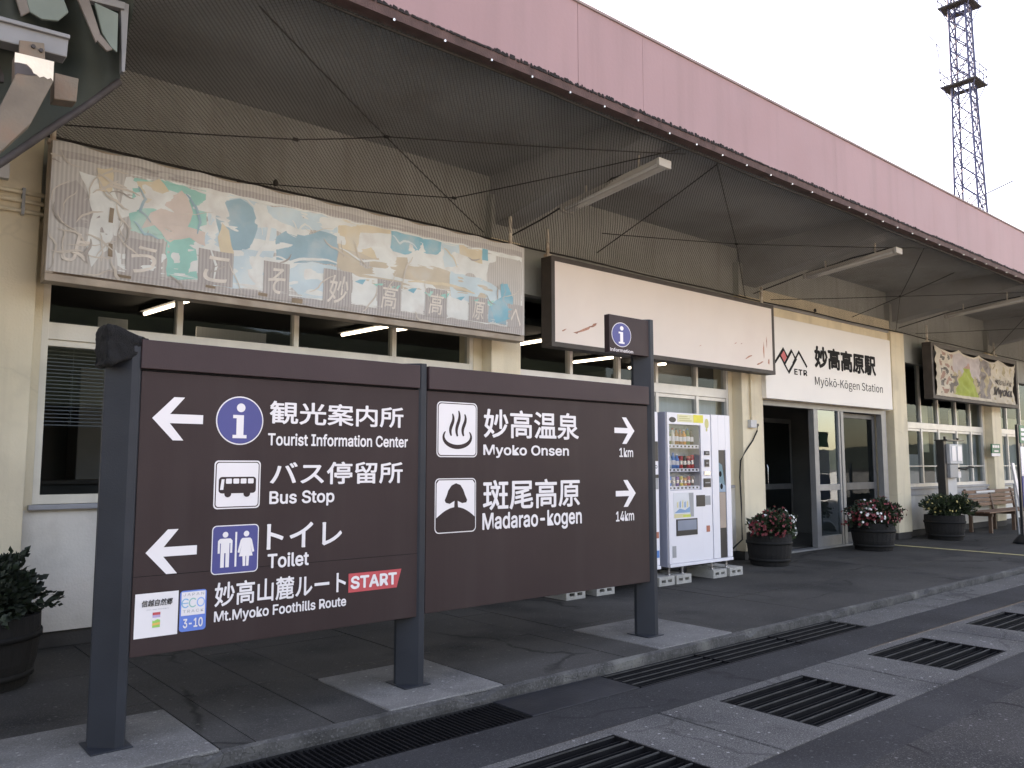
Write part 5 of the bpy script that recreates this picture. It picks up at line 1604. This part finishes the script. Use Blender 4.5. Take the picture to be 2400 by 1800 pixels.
# ================================================================ GRATINGS
def square_grate(h0, h1, lb):
    t = thing('drain_grating', lb, 'drain grating', ((h0 + h1) / 2, 2.74, RZ), 'square drain gratings in the road')
    b = MB()
    y0, y1 = 2.425, 3.055
    h0 += .006; h1 -= .006
    n = 13
    for k in range(n):
        yy = y0 + .01 + (y1 - y0 - .02) * k / (n - 1)
        b.box(h0, h1, yy - .004, yy + .004, RZ - .04, RZ - .0071 if k % 2 == 0 else RZ - .012, 0)
        if k % 2 == 0:
            b.box(h0, h1, yy - .0045, yy + .0045, RZ - .007, RZ - .001, 1)
    for k in range(10):
        xx = h0 + (h1 - h0) * k / 9
        b.box(xx - .005, xx + .005, y0, y1, RZ - .07, RZ - .045)
    b.build('bars', [M_iron, M_irone], t)
    f = MB()
    f.box(h0 - .004, h1 + .004, y0 - .002, y0 + .008, RZ - .05, RZ + .002)
    f.box(h0 - .004, h1 + .004, y1 - .008, y1 + .002, RZ - .05, RZ + .002)
    f.box(h0 - .004, h0 + .006, y0 + .008, y1 - .008, RZ - .05, RZ + .0015)
    f.box(h1 - .006, h1 + .004, y0 + .008, y1 - .008, RZ - .05, RZ + .0015)
    f.build('rim', M_iron, t)
for (a, c), lb in zip(SQ, ('square drain grating nearest the bottom edge of the photo', 'square drain grating in the middle, second from the bottom edge', 'square drain grating third from the bottom edge, before the right kerb', 'far square drain grating at the right edge of the photo')):
    square_grate(a, c, lb)
def long_grate(x0, x1, lb, cross):
    t = thing('kerb_grating', lb, 'drain grating', ((x0 + x1) / 2, 3.74, RZ), 'long gratings along the kerb')
    b = MB()
    if cross:
        n = int((x1 - x0) / .032)
        for k in range(n):
            xx = x0 + .01 + (x1 - x0 - .02) * k / (n - 1)
            b.box(xx - .005, xx + .005, 3.572, KY - .012, RZ - .05, RZ - .004)
        for yy in (3.58, 3.66, 3.74, 3.82, 3.90):
            b.box(x0, x1, yy - .004, yy + .004, RZ - .05, RZ - .012)
    else:
        for k in range(9):
            yy = 3.58 + k * .0415
            b.box(x0, x1, yy - .004, yy + .004, RZ - .04, RZ - .0071, 0)
            if k % 2 == 0:
                b.box(x0, x1, yy - .004, yy + .004, RZ - .007, RZ - .002, 1)
        n = int((x1 - x0) / .11)
        for k in range(n + 1):
            xx = x0 + (x1 - x0) * k / n
            b.box(xx - .005, xx + .005, 3.57, KY - .01, RZ - .07, RZ - .04)
    b.build('bars', [M_iron, M_irone], t)
    f = MB()
    for e in (1.0,):
        f.box(x0, x1, 3.562, 3.571, RZ - .06, RZ + .001)
    k = x0
    while k < x1 - .4:
        f.box(k, k + .008, 3.571, KY - .011, RZ - .05, RZ + .0005)
        k += 1.0
    f.build('rim', M_iron, t)
long_grate(.91, 3.17, 'long kerbside grating with close cross bars left of the steel cover plate', True)
long_grate(4.13, 7.14, 'long kerbside grating with lengthwise bars right of the steel cover plate', False)

# ================================================================ STEEL TOWER BEHIND THE ROOF
TW = thing('steel_tower', 'dark blue lattice steel tower with railed platforms rising behind the station roof', 'tower', (61.4, 21.9, 0))
TC = Vector((61.45, 21.75, 0))
def tw_half(z):
    return .5 * (1.62 - (z - 18) * .038) if z < 28.6 else .5 * (1.2 - (z - 28.6) * .012)
def corner(k, z):
    h = tw_half(z)
    return TC + Vector(((h, h), (-h, h), (-h, -h), (h, -h))[k]).to_3d() + Vector((0, 0, z))
b = MB()
for k in range(4):
    b.tube([corner(k, 0), corner(k, 28.6), corner(k, 46)], .075, 6)
b.build('legs', M_tower, TW)
b = MB()
z = 14.0
while z < 45:
    st_ = 1.5 if z < 28.4 else 1.15
    for k in range(4):
        b.tube([corner(k, z), corner((k + 1) % 4, z + st_)], .045, 4)
        b.tube([corner((k + 1) % 4, z), corner(k, z + st_)], .045, 4)
        b.tube([corner(k, z), corner((k + 1) % 4, z)], .028, 4)
    z += st_
b.tube([TC + Vector((-.2, -.75, 14)), TC + Vector((-.2, -.62, 46))], .03, 5)
b.tube([TC + Vector((.15, -.75, 14)), TC + Vector((.15, -.62, 46))], .03, 5)
b.build('lattice', M_tower, TW)
def platform(z, hx, hy):
    m = MB()
    h = tw_half(z) + .1
    m.box(TC.x - hx, TC.x + hx, TC.y - hy, TC.y - h, z - .12, z)
    m.box(TC.x - hx, TC.x + hx, TC.y + h, TC.y + hy, z - .12, z)
    m.box(TC.x - hx, TC.x - h + .35, TC.y - h, TC.y + h, z - .12, z - .002)
    m.box(TC.x + h - .1, TC.x + hx, TC.y - h, TC.y + h, z - .12, z - .002)
    o = m.build('platform', M_deck, TW)
    m = MB()
    c4 = [(-hx, -hy), (hx, -hy), (hx, hy), (-hx, hy)]
    for (ax, ay), (cx_, cy_) in zip(c4, c4[1:] + c4[:1]):
        for zz in (.55, 1.12):
            m.tube([TC + Vector((ax, ay, z + zz)), TC + Vector((cx_, cy_, z + zz))], .035, 5)
        for q in (0, .33, .66):
            p = Vector((ax, ay, 0)).lerp(Vector((cx_, cy_, 0)), q)
            m.tube([TC + p + Vector((0, 0, z - .1)), TC + p + Vector((0, 0, z + 1.13))], .032, 5)
    m.build('railing', M_tower, o)
    for sx, sy in ((1, 1), (1, -1), (-1, 1), (-1, -1)):
        m = MB()
        m.tube([TC + Vector((sx * tw_half(z - 1.2), sy * tw_half(z - 1.2), z - 1.2)), TC + Vector((sx * hx * .9, sy * hy * .9, z - .1))], .035, 5)
        m.build('brace', M_tower, o)
platform(28.6, 1.05, 1.2)
platform(34.6, 1.05, 1.1)
b = MB()
p = TC + Vector((-1.2, 1.15, 29.6))
b.tube([p, p + Vector((0, 0, 1.4)), p + Vector((-.1, .1, 2.2))], .035, 5)
b.tube([p + Vector((.1, -.1, 1.9)), p + Vector((-.3, .55, 3.1))], .03, 5)
b.build('aerial', M_tower, TW)
b = MB()
b.tube([TC + Vector((0, -.7, 20.2)), TC + Vector((.4, -2.7, 20.9))], .05, 5)
b.build('side_arm', M_tower, TW)

# ================================================================ NEIGHBOURING AWNING (top left)
AW = thing('side_awning', 'dark green tarpaulin awning with rusty white flaked steel arm at the top left corner', 'awning', (.6, 5.0, 3.3))
def aw(x, z, Y):
    k = Y / 5.0
    return Vector((x * k, Y, 1.36 + (z - 1.36) * k))
# tarpaulin: hangs from the upper rail, gathered in folds, cut by a sloping lower hem
b = MB()
nx, nv = 90, 40
def hem(u):
    pts = [(0, -1.0, 1.35), (.55, .643, 3.0), (.72, .919, 3.308), (.84, 1.06, 3.46), (1, 1.245, 3.675)]
    for (a, xa, za), (c, xc, zc) in zip(pts, pts[1:]):
        if u <= c:
            k = (u - a) / (c - a)
            return xa + (xc - xa) * k, za + (zc - za) * k
    return pts[-1][1:]
def cloth_pt(i, j):
    u, v = i / nx, j / nv
    hx, hz = hem(u)
    tx, tz = -1.2 + 2.42 * u, 4.62
    x, z = hx + (tx - hx) * v, hz + (tz - hz) * v
    f = .15 * math.sin(u * 30 + 2.6 * math.sin(v * 3.4 + u * 5)) * min(1, v * 3.2) * (1 - .4 * v) + .05 * noise.noise(Vector((u * 9, v * 5, 1))) * min(1, v * 4)
    Y = 5.12 - .35 * v + f
    return (x * (1 + .0 * v), Y, z)
def cl2(i, j):
    q = Vector(cloth_pt(i, j))
    q.y += .012
    return q
n1 = nx + 1
vs = [cloth_pt(i, j) for j in range(nv + 1) for i in range(nx + 1)] + [cl2(i, j) for j in range(nv + 1) for i in range(nx + 1)]
N0 = n1 * (nv + 1)
fs = [(j * n1 + i, j * n1 + i + 1, (j + 1) * n1 + i + 1, (j + 1) * n1 + i) for j in range(nv) for i in range(nx)]
fs += [(N0 + j * n1 + i, N0 + (j + 1) * n1 + i, N0 + (j + 1) * n1 + i + 1, N0 + j * n1 + i + 1) for j in range(nv) for i in range(nx)]
b.add(vs, fs, 0, True)
b.build('tarpaulin', M_tarp, AW)
b = MB()
pts = [Vector(cloth_pt(i, 0)) + Vector((0, .006, -.012)) for i in range(0, nx + 1, 3)]
b.tube(pts, .022, 7)
b.build('hem_bar', M_flaked, AW)
def abox(m, pts, Y, dy, mi=0):
    f_ = [aw(x, z, Y) for x, z in pts]
    n = len(f_)
    k = [p + Vector((0, dy, 0)) for p in f_]
    m.add(f_ + k, [tuple(reversed(range(n))), tuple(range(n, 2 * n))] + [(i, (i + 1) % n, n + (i + 1) % n, n + i) for i in range(n)], mi)
    return m
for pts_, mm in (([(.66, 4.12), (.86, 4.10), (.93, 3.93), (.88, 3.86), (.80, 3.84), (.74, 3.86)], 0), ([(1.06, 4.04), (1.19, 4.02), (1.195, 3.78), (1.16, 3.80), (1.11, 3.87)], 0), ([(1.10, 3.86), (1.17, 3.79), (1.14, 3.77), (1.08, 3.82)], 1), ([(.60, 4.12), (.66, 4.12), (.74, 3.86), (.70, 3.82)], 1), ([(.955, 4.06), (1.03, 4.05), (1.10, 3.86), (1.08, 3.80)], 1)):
    abox(MB(), pts_, 4.80, .02).build('painted_facet', [M_teal, M_foldd][mm], AW, .004)  # teal facets paint where light comes through the tarpaulin
abox(MB(), [(1.200, 4.10), (1.247, 4.10), (1.242, 3.672), (1.224, 3.672)], 4.86, .05).build('end_strip', M_gutter, AW, .004)
abox(MB(), [(.90, 4.075), (1.225, 4.105), (1.225, 4.06), (.90, 4.03)], 4.84, .05).build('top_rail', M_gutter, AW, .004)
abox(MB(), [(-1.2, 3.68), (.938, 3.775), (.934, 3.662), (-1.2, 3.567)], 4.74, .10).build('gutter', M_gutter, AW, .006)
abox(MB(), [(-1.2, 3.71), (.945, 3.80), (.945, 3.776), (-1.2, 3.682)], 4.72, .13).build('gutter_lip', M_gutter, AW, .004)
abox(MB(), [(.699, 3.682), (.818, 3.706), (.829, 3.60), (.70, 3.585)], 4.70, .02).build('bracket', M_rustpost, AW, .003)
m = MB()
for x, z in ((.765, 3.665), (.803, 3.655)):
    p = aw(x, z, 4.70)
    m.tube([p + Vector((0, -.012, 0)), p + Vector((0, .01, 0))], .011, 6)
m.build('bolts', M_flaked, AW)
arm = abox(MB(), [(.683, 3.60), (.868, 3.61), (.874, 3.50), (.777, 3.226), (.45, 2.75), (.30, 2.87), (.62, 3.26), (.686, 3.462)], 4.60, .09).build('steel_arm', M_rustpost, AW, .004)
boxes('steel_post', M_rustpost, AW, [(.24, .38, 4.60, 4.74, 0, 2.86)], .006)
m = MB()
fl = [(.681, 3.605), (.871, 3.614), (.872, 3.50), (.86, 3.515), (.845, 3.503), (.825, 3.512), (.805, 3.50), (.79, 3.512), (.775, 3.515), (.765, 3.535), (.74, 3.555), (.70, 3.552), (.682, 3.548)]
tri = tessellate_polygon([[Vector((x, z, 0)) for x, z in fl]])
m.add([aw(x, z, 4.597) for x, z in fl], [t for t in tri])
m.build('flaking_paint', M_flake, arm)
m = MB()
fl = [(.683, 3.55), (.72, 3.556), (.75, 3.545), (.77, 3.52), (.79, 3.505), (.75, 3.495), (.70, 3.49), (.686, 3.475)]
tri = tessellate_polygon([[Vector((x, z, 0)) for x, z in fl]])
m.add([aw(x, z, 4.598) for x, z in fl], [t for t in tri])
m.build('bare_metal', M_flaked, arm)
abox(MB(), [(.876, 3.553), (1.0, 3.557), (.995, 3.416), (.88, 3.40)], 4.75, .10).build('end_block', M_rustpost, AW, .005)
abox(MB(), [(-1.0, 3.55), (.64, 3.62), (.64, 3.42), (-1.0, 3.2)], 4.95, .06).build('rear_beam', M_flaked, AW, .005)
